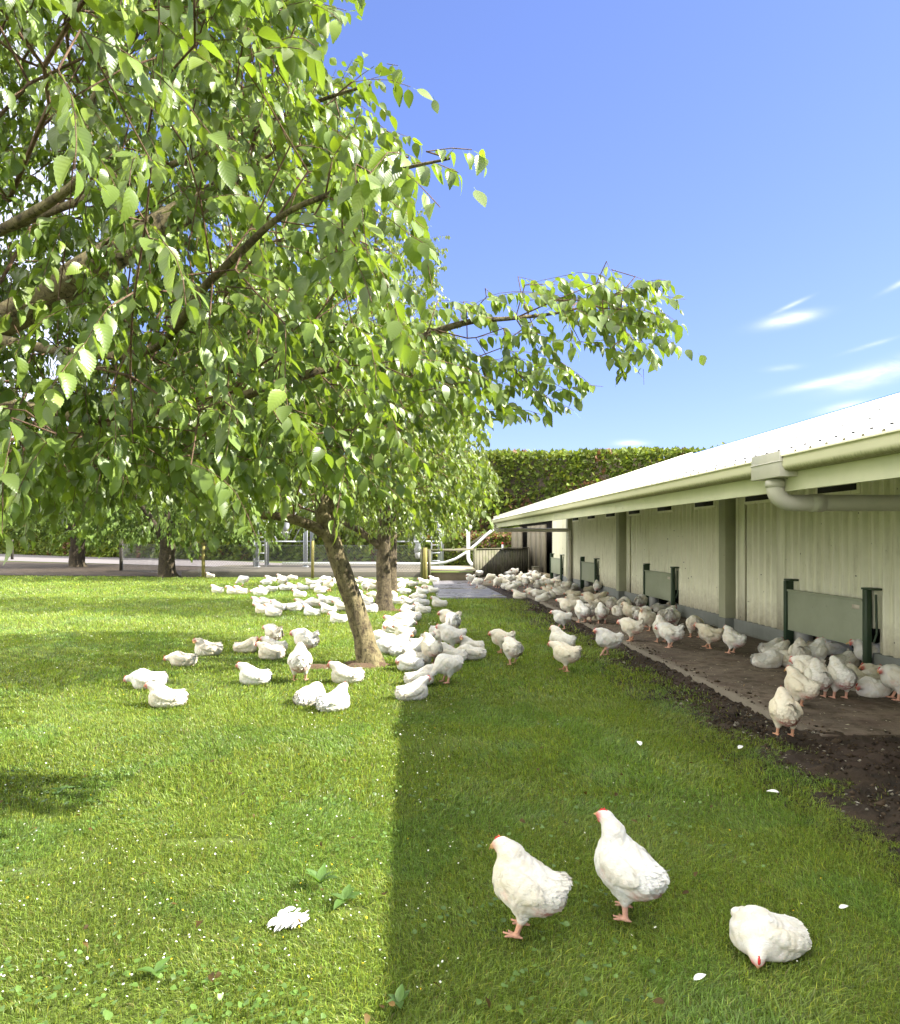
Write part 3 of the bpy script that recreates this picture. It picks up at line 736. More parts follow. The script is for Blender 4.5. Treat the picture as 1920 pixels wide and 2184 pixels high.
def twigs(ends_p, out_dir, r, nleaf, tl, leafL, droop=.6, jit=.5, twr=.0017, keep=None):
    """hanging leafy twigs. Returns leaf positions, axes, normals, and thin twig prisms"""
    n = len(ends_p); S = 5
    d = unit(out_dir+r.normal(0, jit, (n, 3))); L = tl*r.uniform(.6, 1.3, n)
    P_ = [ends_p]; cur = ends_p.copy(); dd = d.copy()
    for s in range(S):
        dd = unit(dd+np.array([0, 0, -droop/S*1.6])+r.normal(0, .10, (n, 3))); cur = cur+dd*(L/S)[:, None]; P_.append(cur)
    P_ = np.stack(P_, 1)
    pos, ax, nm = [], [], []
    for k in range(nleaf):
        t = (k+.6)/nleaf*S; i = min(int(t), S-1); f = t-i
        p = P_[:, i]*(1-f)+P_[:, i+1]*f; td = unit(P_[:, i+1]-P_[:, i])
        sd = unit(np.cross(td, np.array([0, 0, 1.0]))+1e-6)*(1 if k % 2 else -1)
        a = td*.55+sd*.55+np.array([0, 0, -.75])+r.normal(0, .32, (n, 3))
        nrm = np.array([.25, -.2, .9])+sd*.7+r.normal(0, .45, (n, 3))
        pos.append(p+unit(a)*.012); ax.append(a); nm.append(nrm)
    pos, ax, nm = np.concatenate(pos), np.concatenate(ax), np.concatenate(nm)
    a, b = P_[:, :-1].reshape(-1, 3), P_[:, 1:].reshape(-1, 3)
    if keep is not None:
        k = keep(pos+unit(ax)*leafL*.5); pos, ax, nm = pos[k], ax[k], nm[k]; k = keep(b); a, b = a[k], b[k]
    dd = unit(b-a); u = unit(np.cross(dd, np.array([.3, .9, .1]))); w = np.cross(dd, u); th = np.arange(3)*2.0944
    ring = (np.cos(th)[None, :, None]*u[:, None]+np.sin(th)[None, :, None]*w[:, None])*twr
    v = np.concatenate([a[:, None]+ring, b[:, None]+ring*.8], 1).reshape(-1, 3); k = np.arange(3); k2 = (k+1) % 3
    q = (np.stack([k, k2, 3+k2, 3+k], 1)[None]+(np.arange(len(a))*6)[:, None, None]).reshape(-1, 4)
    return pos, ax, nm, v, q
def leafcol(n, r, base=(.060, .125, .018), var=.35):
    c = np.array(base)[None]*r.uniform(1-var, 1+var, (n, 1))
    y = r.random(n) < .16; c[y] *= np.array([1.25, 1.18, .85])
    return c
def rooted(o, root):
    o.parent = root; o.matrix_parent_inverse = Matrix.Translation(root.location).inverted(); return o
def tree(name, label, stems, attr, seed, leaf=(LT_MID, .075), nleaf=12, tl=.42, droop=.6, mats=('bark', 'leaf'), base=(.135, .19, .038), minr=.002, trunk_bump=True,
         cen=None, group=None, step=.22, extra=1, wid=1.0, pathw=.3, keep=None):
    r = np.random.default_rng(seed); root = thing(name, label, 'tree', tuple(stems[0][0][0]), group=group)
    pts, par, rad, ends, nfix = skeleton(stems, attr, seed, step, pathw)
    tr = MB()
    for si, s in enumerate(stems):
        p = [q for q, _ in s]; rr = [q for _, q in s]
        # smooth the stem
        m = len(p); tt = np.linspace(0, m-1, (m-1)*7+1)
        C = np.array([tuple(q) for q in p]); i0 = np.clip(tt.astype(int), 0, m-2); f = (tt-i0)[:, None]
        pm, p0, p1, p2 = C[np.clip(i0-1, 0, m-1)], C[i0], C[i0+1], C[np.clip(i0+2, 0, m-1)]
        S_ = .5*((2*p0)+(-pm+p1)*f+(2*pm-5*p0+4*p1-p2)*f**2+(-pm+3*p0-3*p1+p2)*f**3)
        rad_s = np.interp(tt, np.arange(m), rr); ph = r.uniform(0, 6, 6)
        def disp(t, a, ph=ph, s0=si):
            h = t*len(tt)
            return 1+.05*np.sin(2*a+ph[0]+h*.2)+.045*np.sin(3*a+ph[1]-h*.31)+.03*np.sin(5*a+ph[2]+h*.7)+.035*np.sin(h*1.3+ph[3]+a)+(.16*max(0, 1-t*9)*(1+np.sin(5*a+ph[4])) if s0 == 0 else 0)
        tr.tube(S_, rad_s, 20 if si == 0 else 12, disp=disp)
    o = tr.build('trunk', M[mats[0]], None, smooth=True); rooted(o, root)
    V, Q = limbs(pts, par, rad, minr, nfix)
    ep = np.concatenate([pts[ends]]+[pts[ends]+r.normal(0, .10*tl/.4, (len(ends), 3)) for _ in range(extra-1)])
    c0 = np.array(cen if cen is not None else pts[:, :].mean(0))
    od = unit(ep-c0)*np.array([1, 1, .35])+np.array([0, 0, .05])
    pos, ax, nm, tv, tq = twigs(ep, od, r, nleaf, tl, leaf[1], droop, .5, max(.0016, leaf[1]*.02), keep)
    o = npobj('branches', np.concatenate([V, tv]), [np.concatenate([Q, tq+len(V)])], M['twig' if mats[0] == 'bark' else mats[0]], None); rooted(o, root)
    n = len(pos); L = leaf[1]*r.uniform(.55, 1.25, n)
    V, Q, k = cards(pos, ax, nm, L, leaf[0], r.uniform(.05, .5, n), r.uniform(-.08, .65, n), wid)
    al = np.tile(leaf[0][0][:, 0]-.9*np.abs(leaf[0][0][:, 1]), n)[:, None]
    o = npobj('crown', V, [Q], M[mats[1]], None, np.concatenate([np.repeat(leafcol(n, r, base), k, 0), al], 1)); rooted(o, root)
    return root, n

# --- the near tree: stands just out of the photo to the left, its crown fills the upper left
def curve(pairs, ys): return np.interp(ys, [a for a, _ in pairs], [b for _, b in pairs])
EDGE = [(-400, 690), (0, 700), (60, 640), (120, 660), (200, 760), (300, 820), (420, 760), (520, 800), (600, 850), (700, 900), (800, 930), (900, 900), (1000, 800), (1100, 560)]
r1 = np.random.default_rng(21)
cen, rx = np.array([-2.3, 4.0, 3.5]), np.array([3.0, 3.1, 2.6])
att = []
while len(att) < 4700:
    q = r1.normal(0, 1, 3); q = q/np.linalg.norm(q)*r1.uniform(.25, 1)**.5
    p = cen+q*rx
    if p[2] < 1.74 or p[1] < 1.2: continue
    if p[1] < 2.6 and r1.random() > .62: continue
    px, py = VX+FPX*p[0]/p[1], VY-FPX*(p[2]-CAMZ)/p[1]
    if px < -420 or py < -600: 
        if r1.random() > .05: continue
    if px > curve(EDGE, py)+60-360/p[1]: continue
    if p[1] > 4.3 and px > curve(EDGE, py)-230: continue
    lim = 1050-60*(2.2/p[1])
    if py > lim: continue
    att.append(p)
LIM = [(-900, 800), (-40, 760), (20, 780), (50, 700), (110, 690), (140, 850), (200, 880), (255, 960), (280, 1060), (340, 1050), (400, 1010), (440, 940), (480, 900), (530, 960), (560, 960), (600, 930), (640, 960), (680, 1030)]
rp_ = np.random.default_rng(404)
def prune(P):
    """the crown is open to the sky above the long branch"""
    px, py = VX+FPX*P[:, 0]/P[:, 1], VY-FPX*(P[:, 2]-CAMZ)/P[:, 1]
    px = px+rp_.normal(0, 16, len(px)); py = py+rp_.normal(0, 13, len(py))
    a = px < np.interp(py, [q for q, _ in LIM], [q for _, q in LIM])
    top = np.interp(px, [940, 1060, 1120, 1200, 1400, 1480], [640, 600, 560, 555, 545, 560]); bot = np.interp(px, [940, 1000, 1060, 1250, 1270, 1440], [1000, 930, 920, 880, 830, 770])
    return a | ((px >= 930)&(px < 1450)&(py > top)&(py < bot)&(P[:, 1] > 2.9)) | (P[:, 1] < .5)
A_ = lambda l, d, m=2: [tuple(at(x+r1.uniform(-25, 25)*k, y+r1.uniform(-20, 20)*k, d+r1.uniform(-.3, .3))) for k in range(m) for x, y in l]
# the long branch that reaches out to the right
att += A_([(x-45, y) for x, y in [(1080, 615), (1150, 590), (1220, 605), (1290, 600), (1350, 575), (1400, 590), (1405, 615), (1330, 640), (1250, 665), (1180, 690), (1120, 700), (1060, 720), (1335, 690), (1385, 715), (1420, 735), (1350, 740),
           (1290, 720), (1090, 770), (1140, 790), (1060, 800), (1175, 820), (1215, 850), (1095, 850), (1000, 740), (1015, 800), (1040, 660), (1375, 660), (1280, 640), (960, 700), (980, 640), (1310, 620), (1370, 620), (1230, 640), (1160, 640),
           (1030, 880), (1120, 740), (1200, 730), (940, 760), (960, 830), (900, 690), (900, 780)]], 3.9)
# twigs that lean out against the sky
att += A_([(x-90, y+5) for x, y in [(800, 330), (850, 345), (905, 350), (960, 330), (1000, 318), (860, 400), (900, 375), (940, 350), (780, 400), (820, 430)]], 2.0, 1)
att += A_([(x-90, y-10) for x, y in [(760, 470), (800, 500), (850, 520), (900, 545), (820, 540)]], 2.1, 1)
att += A_([(x-110, y) for x, y in [(740, 210), (800, 230), (860, 175), (880, 160), (835, 250), (700, 170), (690, 60), (720, 20), (760, 10)]], 2.9, 1)
trunkN = [[((-3.35, 4.35, -.05), .19), ((-3.3, 4.3, .8), .165), ((-3.22, 4.25, 1.8), .15), ((-3.12, 4.2, 2.6), .135), ((-3.05, 4.2, 3.6), .09), ((-2.9, 4.25, 5.0), .03)],
          [((-3.12, 4.2, 2.55), .11), ((-2.5, 4.1, 2.8), .092), (tuple(at(215, 560, 4.0)), .082), (tuple(at(330, 490, 4.0)), .075), (tuple(at(440, 420, 4.0)), .066), (tuple(at(535, 362, 4.0)), .02)],
          [((-3.12, 4.2, 2.5), .05), (tuple(at(300, 900, 3.9)), .034), (tuple(at(500, 850, 3.8)), .028), (tuple(at(600, 816, 3.8)), .025), (tuple(at(825, 746, 3.85)), .020), (tuple(at(985, 690, 3.9)), .017), (tuple(at(1100, 678, 3.9)), .012), (tuple(at(1215, 662, 3.95)), .007), (tuple(at(1330, 620, 4.0)), .004)],
          [((-3.05, 4.1, 2.9), .035), (tuple(at(250, 760, 3.4)), .022), (tuple(at(454, 593, 2.5)), .014), (tuple(at(587, 470, 2.25)), .010), (tuple(at(694, 417, 2.1)), .008), (tuple(at(801, 374, 2.0)), .006), (tuple(at(960, 338, 1.95)), .003)],
          [((-3.05, 4.15, 3.1), .035), (tuple(at(150, 400, 3.3)), .021), (tuple(at(190, 230, 3.2)), .016), (tuple(at(300, 60, 3.2)), .011)],
          [((-3.05, 4.2, 3.2), .03), (tuple(at(420, 330, 3.2)), .014), (tuple(at(640, 230, 3.0)), .009), (tuple(at(790, 180, 2.9)), .004)]]
tree('broadleaf_tree', 'near tree with a broken limb, its big serrated leaves overhanging the lawn', trunkN, att, 31, leaf=(LT_HI, .066), nleaf=15, tl=.38, droop=.6, base=(.120, .178, .034), cen=(-2.4, 4.4, 3.2), step=.16, extra=1, wid=.95, mats=('bark', 'leafv'), keep=prune)

# --- the row along the lawn: a leaning trunk, then two upright ones
def cloud(n, c, rr, seed, keep=None, shell=.35):
    r = np.random.default_rng(seed); o = []
    while len(o) < n:
        q = r.normal(0, 1, 3); q = q/np.linalg.norm(q)*r.uniform(shell**3, 1)**(1/3)
        p = np.array(c)+q*np.array(rr)
        p[2] -= .12*np.hypot(q[0], q[1])*rr[2]
        if keep is None or keep(p): o.append(p)
    return o
TRB = [[((-.52, 9.0, -.05), .185), ((-.60, 9.0, .35), .132), ((-.78, 9.0, .95), .118), ((-1.0, 9.0, 1.55), .110), ((-1.1, 9.0, 1.9), .12), ((-1.15, 9.05, 2.6), .09), ((-1.2, 9.1, 4.2), .03)],
       [((-1.0, 9.0, 1.62), .075), ((-1.45, 8.8, 1.84), .06), ((-2.1, 8.7, 1.95), .045), ((-2.9, 8.6, 2.4), .02)],
       [((-1.05, 9.0, 1.8), .09), ((-.8, 9.0, 2.3), .06), ((-.1, 8.9, 3.0), .04), ((.6, 8.8, 3.5), .015)]]
kb = lambda p: p[2] > 1.95 and not (p[2] < 2.3 and abs(p[0]+1.0) < .35) and p[0] < .75
tree('broadleaf_tree', 'tree on a leaning pale trunk among the resting chickens', TRB, cloud(1400, (-1.1, 9.1, 3.2), (2.25, 2.2, 1.55), 41, kb), 42, leaf=(LT_MID, .088), nleaf=13, tl=.45, droop=.75, cen=(-1.1, 9.1, 3.0), group='row of trees on the lawn')
TRC = [[((-.58, 15.8, -.05), .22), ((-.60, 15.8, .4), .165), ((-.60, 15.8, 1.1), .155), ((-.58, 15.8, 1.9), .15), ((-.6, 15.8, 3.4), .12), ((-.7, 15.8, 6.5), .05), ((-.8, 15.8, 9.0), .02)],
       [((-.6, 15.8, 1.35), .085), ((-1.1, 15.6, 1.75), .07), ((-1.7, 15.5, 2.1), .05), ((-2.6, 15.4, 3.0), .03)],
       [((-.6, 15.8, 1.8), .08), ((-.2, 15.7, 2.3), .06), ((.5, 15.6, 3.0), .03)]]
kc = lambda p: p[2] > 1.75
tree('broadleaf_tree', 'tall tree on an upright dark trunk, second along the lawn row', TRC, cloud(800, (-.5, 15.8, 3.3), (2.3, 2.2, 1.6), 51, kc)+cloud(800, (-.75, 15.9, 6.0), (1.75, 1.9, 3.6), 52), 53, leaf=(LT_LO, .105), nleaf=14, tl=.5, droop=.6, cen=(-.6, 15.8, 4), mats=('bark2', 'leaf'), group='row of trees on the lawn',
     base=(.10, .135, .03), minr=.003, step=.3)
TRD = [[((-.58, 21.8, -.05), .22), ((-.58, 21.8, .5), .17), ((-.56, 21.8, 1.9), .15), ((-.5, 21.8, 3.6), .10), ((-.4, 21.8, 6), .03)]]
tree('broadleaf_tree', 'slim upright tree partly hidden behind the second trunk of the row', TRD, cloud(560, (-.4, 21.8, 4.0), (2.3, 2.0, 2.5), 61, kc), 62, leaf=(LT_LO, .13), nleaf=12, tl=.55, droop=.6, cen=(-.5, 21.8, 4), mats=('bark2', 'leaf'), group='row of trees on the lawn',
     base=(.11, .16, .03), minr=.004, step=.4)
# --- dark trees by the road on the left, with low drooping crowns
for i, (x, y, rad, lab, zc) in enumerate([(-10.1, 29.2, .34, 'dark forked trunk beside the netting fence with low drooping foliage', 3.8), (-18.7, 39.5, .40, 'thick dark straight trunk under a low crown by the farm road', 4.5)]):
    st = [[((x, y, -.05), rad*1.15), ((x, y, .5), rad), ((x+.05, y, 1.5), rad*.9), ((x+.1, y, 2.6), rad*.6), ((x, y, 5.5), .08)],
          [((x, y, 1.2), rad*.6), ((x-.5, y-.1, 2.2), rad*.4), ((x-1.4, y-.2, 3.6), .08)], [((x, y, 1.3), rad*.6), ((x+.7, y-.1, 2.3), rad*.4), ((x+1.6, y-.2, 3.6), .08)]]
    kd = lambda p: p[2] > 1.75 and abs(p[0]-x) > .35
    tree('shade_tree', lab, st, cloud(850, (x, y, zc-.3), (4.6, 3.6, 2.9), 71+i, kd), 75+i, leaf=(LT_LO, .21), nleaf=14, tl=.9, droop=.6, mats=('barkd', 'leafd'), cen=(x, y, 3), group='dark trees by the farm road', base=(.080, .125, .024), minr=.004, step=.6)  # shade put into the leaf colour: darker base, duller leaf copy
# ------------------------------------------------------------------ chickens
def smin(a, b, k):
    h = np.clip(.5+.5*(b-a)/k, 0, 1); return b*(1-h)+a*h-k*h*(1-h)
def rotm(yaw, pitch=0, roll=0):
    return np.array(Matrix.Rotation(yaw, 3, 'Z') @ Matrix.Rotation(pitch, 3, 'Y') @ Matrix.Rotation(roll, 3, 'X'))
def d_ell(Pt, c, r, rot=None):
    q = Pt-np.array(c)
    if rot is not None: q = q@rot
    r = np.array(r); k0 = np.linalg.norm(q/r, axis=-1); k1 = np.linalg.norm(q/(r*r), axis=-1)
    return k0*(k0-1)/(k1+1e-9)
def d_cone(Pt, a, b, ra, rb):
    a, b = np.array(a, float), np.array(b, float); ba = b-a; pa = Pt-a
    h = np.clip(pa@ba/(ba@ba), 0, 1); return np.linalg.norm(pa-h[..., None]*ba, axis=-1)-(ra+(rb-ra)*h)
WING, WHITE, CREAM, SKIN, LEG, FACE, BEAK, SORE = (.68, .66, .59), (.705, .695, .66), (.62, .57, .45), (.62, .30, .27), (.60, .34, .25), (.50, .075, .06), (.60, .40, .18), (.40, .12, .12)
def nets(f, lo, h):
    """naive surface nets"""
    nx, ny, nz = f.shape; s = f < 0
    cs = [(i, j, k) for i in (0, 1) for j in (0, 1) for k in (0, 1)]
    sl = lambda A, i, j, k: A[i:nx-1+i, j:ny-1+j, k:nz-1+k]
    cnt = sum(sl(s, *c).astype(int) for c in cs); act = (cnt > 0)&(cnt < 8)
    idx = -np.ones(act.shape, int); ai = np.argwhere(act); idx[act] = np.arange(len(ai))
    acc = np.zeros((len(ai), 3)); num = np.zeros(len(ai))
    fv = {c: sl(f, *c)[act] for c in cs}
    for a in cs:
        for ax in range(3):
            if a[ax]: continue
            b = tuple(1 if m == ax else a[m] for m in range(3))
            fa, fb = fv[a], fv[b]; cr = (fa < 0) != (fb < 0)
            t = np.where(cr, fa/(fa-fb+1e-12), 0); p = np.array(a, float)[None]+np.zeros((len(ai), 3)); p[:, ax] += t
            acc += np.where(cr[:, None], p, 0); num += cr
    V = (ai+acc/num[:, None])*h+lo
    Q = []
    for ax in range(3):
        o1, o2 = [(1, 2), (2, 0), (0, 1)][ax]
        A = s; n = [nx, ny, nz]
        s0 = [slice(1, n[m]-1) for m in range(3)]; s1 = list(s0); s0[ax] = slice(0, n[ax]-1); s1[ax] = slice(1, n[ax])
        e0, e1 = A[tuple(s0)], A[tuple(s1)]; off = np.ones(3, int); off[ax] = 0
        for flip in (0, 1):
            w = np.argwhere((e0 & ~e1) if not flip else (~e0 & e1))+off
            if not len(w): continue
            g = lambda d1, d2: idx[tuple((w-np.array([d1 if m == o1 else d2 if m == o2 else 0 for m in range(3)])).T)]
            q = np.stack([g(1, 1), g(0, 1), g(0, 0), g(1, 0)], 1)
            Q.append(q[:, ::-1] if flip else q)
    return V, np.concatenate(Q)
def chicken_proto(name, head, hyaw=0.0, hpitch=0.0, sit=False, legs=None, bpitch=-.16, seed=0, h=.0055, tailup=.25, neckr=(.066, .040), ruffle=1.0, sore=.6, face=FACE, fine=False):
    FACE = face
    """local frame: x forward, z up; returns body mesh, comb mesh, eye mesh"""
    r = np.random.default_rng(seed)
    bz = .092 if sit else .222
    sz = .76 if sit else 1.0; sx = 1.12 if sit else 1.0
    Rb = rotm(0, bpitch)
    T = lambda x, y, z: tuple(np.array([0, 0, bz])+Rb@np.array([x, y, z]))
    pr = []                                       # (fn, k, colour, feathered)
    E = lambda c, rr, k, col, rot=None: pr.append((lambda Q, c=c, rr=rr, rot=rot: d_ell(Q, c, rr, rot), k, col))
    C = lambda a, b, ra, rb, k, col: pr.append((lambda Q, a=a, b=b, ra=ra, rb=rb: d_cone(Q, a, b, ra, rb), k, col))
    wide = 1.10 if sit else 1.0
    E(T(0, 0, 0), (.122*sx, .102*wide, .106*sz), .0, WHITE, Rb)
    E(T(.058, 0, -.016), (.082*sx, .090*wide, .096*sz), .05, WHITE, Rb)
    E(T(-.070*sx, 0, -.022*sz), (.090*sx, .096*wide, .090*sz), .05, WHITE, Rb)                # fluff
    E(T(-.108*sx, 0, .012), (.062, .070, .062*sz), .05, WHITE, Rb)
    tx = T(-.142, 0, .02+tailup*.12)
    C(T(-.10, 0, .01), tx, .052, .030, .04, WHITE)
    if sit: E((0, 0, .045), (.140, .115, .052), .05, WHITE)
    hd = np.array(head, float)-(np.array([.012, 0, 0]) if not sit else np.array([-.012, 0, .036])); n0 = np.array(T(.068, 0, .050)); Hr = rotm(hyaw, hpitch)
    HF = lambda x, y, z: tuple(hd+Hr@np.array([x, y, z]))
    mid = n0*.45+np.array(HF(-.022, 0, -.012))*.55+np.array([-.008, 0, .008])
    C(tuple(n0), tuple(mid), neckr[0], neckr[1]*1.15, .06, WHITE)
    C(tuple(mid), HF(-.012, 0, -.004), neckr[1]*1.15, neckr[1]*.80, .03, WHITE)
    E(HF(0, 0, 0), (.034, .0245, .0265), .02, WHITE, Hr)
    E(HF(.020, 0, -.004), (.020, .0185, .017), .012, FACE, Hr)
    for s in (-1, 1): E(HF(.008, s*.0135, -.003), (.023, .0115, .018), .006, FACE, Hr)
    E(HF(.020, 0, -.026), (.009, .008, .014), .008, FACE, Hr)
    C(HF(.030, 0, -.002), HF(.052, 0, -.012), .0105, .0028, .006, BEAK)
    for s in (-1, 1):                              # wings and thighs
        Rw = Rb@rotm(s*-.10, -.16, s*.30)
        E(T(.000, s*.097*wide, .022), (.098*sx, .028, .056*sz), .004, WING, Rw)
        E(T(-.085, s*.070*wide, .020), (.058, .018, .030), .010, WHITE, Rw)
    if not sit:
        for s, (hx, fx, fz) in zip((-1, 1), legs or ((.0, .01, 0), (.0, .01, 0))):
            hip, hock, ank = T(.0+hx, s*.058, -.045), (hx-.012+fx*.25, s*.058, .092+fz*.8), (fx, s*.060, .016+fz)
            C(hip, hock, .058, .024, .035, WHITE)
            C(hock, ank, .0155, .0115, .012, LEG)
            for ang, ln in ((0, .058), (.55, .050), (-.55, .050), (math.pi, .026)):
                if fz > .01: e = (fx+ln*.5*math.cos(ang)+.01, s*.060+ln*.5*math.sin(ang), fz*.3)
                else: e = (fx+ln*math.cos(ang), s*.060+ln*math.sin(ang), .006)
                C((ank[0], ank[1], ank[2]-.006), e, .0085, .0050, .008, LEG)
    def field(Q, ret=False):
        d = None; al = []
        for fn, k, col in pr:
            di = fn(Q); al.append(di)
            d = di if d is None else (smin(d, di, k) if k > 0 else np.minimum(d, di))
        return (d, al) if ret else d
    lo = np.array([-.26, -.16, -.012]); hi = np.array([max(.20, hd[0]+.08), max(.16, hd[1]+.07), max(.36, hd[2]+.06)])
    n = np.ceil((hi-lo)/h).astype(int)
    g = np.stack(np.meshgrid(*[lo[i]+np.arange(n[i])*h for i in range(3)], indexing='ij'), -1)
    f = field(g.reshape(-1, 3)).reshape(n)
    f += .0028*np.sin(g[..., 0]*95+3*np.sin(g[..., 1]*40))*np.sin(g[..., 2]*80+2*np.sin(g[..., 0]*35)) * (g[..., 2] > .09 if not sit else 1)*(np.linalg.norm(g-hd, axis=-1) > .09)
    V, Q = nets(f, lo, h)
    d, al = field(V, True); al = np.stack(al, 1)
    w = np.exp(-(al-al.min(1, keepdims=True))/.0025); w /= w.sum(1, keepdims=True)
    col = w@np.array([c for _, _, c in pr])
    dirt = fbm2(V[:, 0]+V[:, 1], V[:, 2]-V[:, 1]*.7, 22, seed)
    dd = np.clip((dirt-.48)*4.0, 0, 1)[:, None]
    isw = (col[:, 1] > .5)[:, None]
    col = np.where(isw, col*(1-dd*.6)+np.array(CREAM)*dd*.6, col)
    lowz = np.clip((.075-V[:, 2])/.07, 0, 1)[:, None] if sit else np.zeros((len(V), 1))
    col = np.where(isw, col*(1-.35*lowz)+np.array((.50, .43, .30))*.35*lowz, col)
    vent = np.array(T(-.115, 0, -.055)); sr = np.clip(2.4*(1-np.linalg.norm((V-vent)*np.array([1, .8, 1]), axis=1)/.085), 0, 1)*np.clip(fbm2(V[:, 0]*1.3, V[:, 2]+V[:, 1], 60, seed+3)*2.2-.45, 0, 1)
    if not sit: col = col*(1-(sr*sore)[:, None])+np.array(SORE)*(sr*sore)[:, None]
    fl = [(.045, s*.085, -.035) for s in (-1, 1)]+[(-.085, s*.072, -.045) for s in (-1, 1)]+[(-.11, s*.045, -.06) for s in (-1, 1)]
    for q in fl:
        sr = np.clip(1-np.linalg.norm(V-np.array(T(*q)), axis=1)/.042, 0, 1)*np.clip(fbm2(V[:, 0]*1.3, V[:, 2], 75, seed+4)*2.4-.5, 0, 1)*.85*(sore if not sit else .25)
        col = col*(1-sr[:, None])+np.array(SKIN)*sr[:, None]
    # feathers laid over the body, tail fan, ragged rump
    e = .004
    def grad(p): return unit(np.stack([field(p+np.eye(3)[i]*e)-field(p-np.eye(3)[i]*e) for i in range(3)], 1))
    white = np.where((col[:, 1] > .34)&(V[:, 2] > (.015 if sit else .10))&(np.linalg.norm(V-hd, axis=1) > .05))[0]
    nf = 1300 if fine else 700
    pick = r.choice(white, nf, replace=False); fp_ = V[pick]; nn = grad(fp_)
    back = np.array([-1, 0, -.25])+np.zeros_like(fp_); nearneck = np.exp(-np.linalg.norm(fp_-(hd+n0)/2, axis=1)/.05)[:, None]
    back = back+nearneck*np.array([0, 0, -2.0])+r.normal(0, .22, fp_.shape)
    ax = unit(back-nn*np.sum(back*nn, 1, keepdims=True)); rump = np.clip((-fp_[:, 0]-.05)/.09, 0, 1)
    ax = unit(ax+nn*(.09+.26*rump*ruffle+.06*r.random(len(fp_)))[:, None])
    FT = leaf_template(4)
    Lf = (.024+.018*r.random(len(fp_))+.014*rump)*(1-.4*nearneck[:, 0])*(.78 if fine else 1)
    fv, fq, k = cards(fp_-nn*.0035, ax, nn, Lf, FT, -.12, .16, 1.35)
    fc = np.repeat(np.clip(col[pick]*r.uniform(.90, 1.06, (len(pick), 1)), 0, .75), k, 0)
    m = 16; th = np.linspace(-.7, .7, m); tb = np.array(T(-.105, 0, .02))
    tax = np.stack([-np.cos(th)*1.0, np.sin(th)*.75, .25+tailup*np.ones(m)+r.normal(0, .12, m)], 1)
    tv, tq, tk = cards(tb+np.stack([-.01*np.ones(m), np.sin(th)*.035, r.normal(0, .008, m)], 1), tax, np.stack([.5*np.ones(m), r.normal(0, .3, m)+np.sin(th)*.6, np.ones(m)], 1), r.uniform(.06, .085, m)*(1.15 if tailup > .7 else 1), leaf_template(5), -.1, .12, .95)
    tc = np.repeat(np.array([WHITE])*r.uniform(.92, 1.05, (m, 1)), tk, 0)
    VV = np.concatenate([V, fv, tv]); nb0 = len(V)
    me = npmesh('chicken_body_'+name, VV, [Q, fq+nb0, tq+nb0+len(fv)], np.concatenate([col, fc, tc]), smooth=True)
    me.materials.append(M['feather'])
    cb = MB()
    cb.tube([HF(-.014, 0, .021), HF(-.004, 0, .0265), (HF(.010, 0, .0275)), HF(.024, 0, .0195), HF(.032, 0, .008)], [.002, .0052, .0058, .0058, .003], 7)
    for x, z, rr in ((-.004, .030, .007), (.008, .033, .008), (.019, .027, .006)):
        cb.tube([HF(x, 0, z-.010), HF(x+.001, 0, z), HF(x+.003, 0, z+rr*.8)], [.0055, .0050, .0012], 6)
    ey = MB()
    for s in (-1, 1):
        c = np.array(HF(.014, s*.0228, .003)); o = Hr@np.array([.1, s, 0])*.0032
        ey.tube([c-o, c, c+o*.6, c+o], [.0046, .0046, .0032, .0004], 8)
    def me_of(b, nm, m):
        f_ = ([np.concatenate(b.q)] if b.q else [])+([np.concatenate(b.t)] if b.t else [])
        x = npmesh(nm, np.concatenate(b.v), f_, None, True); x.materials.append(m); return x
    return me, me_of(cb, 'comb_'+name, M['comb']), me_of(ey, 'eye_'+name, M['eye'])
def feather_mat():
    t = NT('feathers and skin'); col = t.attr(); rd = t.rand()
    hue = t.mix(t.math('POWER', rd, 1.6), (1, 1, 1), (.93, .86, .72))
    c = t.mix(1.0, col, hue, 'MULTIPLY')
    t.set('Base Color', c).set('Roughness', .75).set('Specular IOR Level', .2)
    t.set('Subsurface Weight', .05).set('Subsurface Scale', .01)
    t.bump(t.noise(90, t.coord((.6, 1, 1)), 5, .7, .8), .7, .011); return t.m
M['feather'] = feather_mat()
M['comb'] = painted('red comb', (.52, .03, .03), (.42, .03, .025), .5, specks=False)
M['eye'] = painted('dark eye', (.01, .008, .006), (.02, .012, .008), .15, specks=False)
wk = ((.0, .055, 0), (.0, -.045, 0)); lift = ((.0, -.02, 0), (.0, .075, .055))
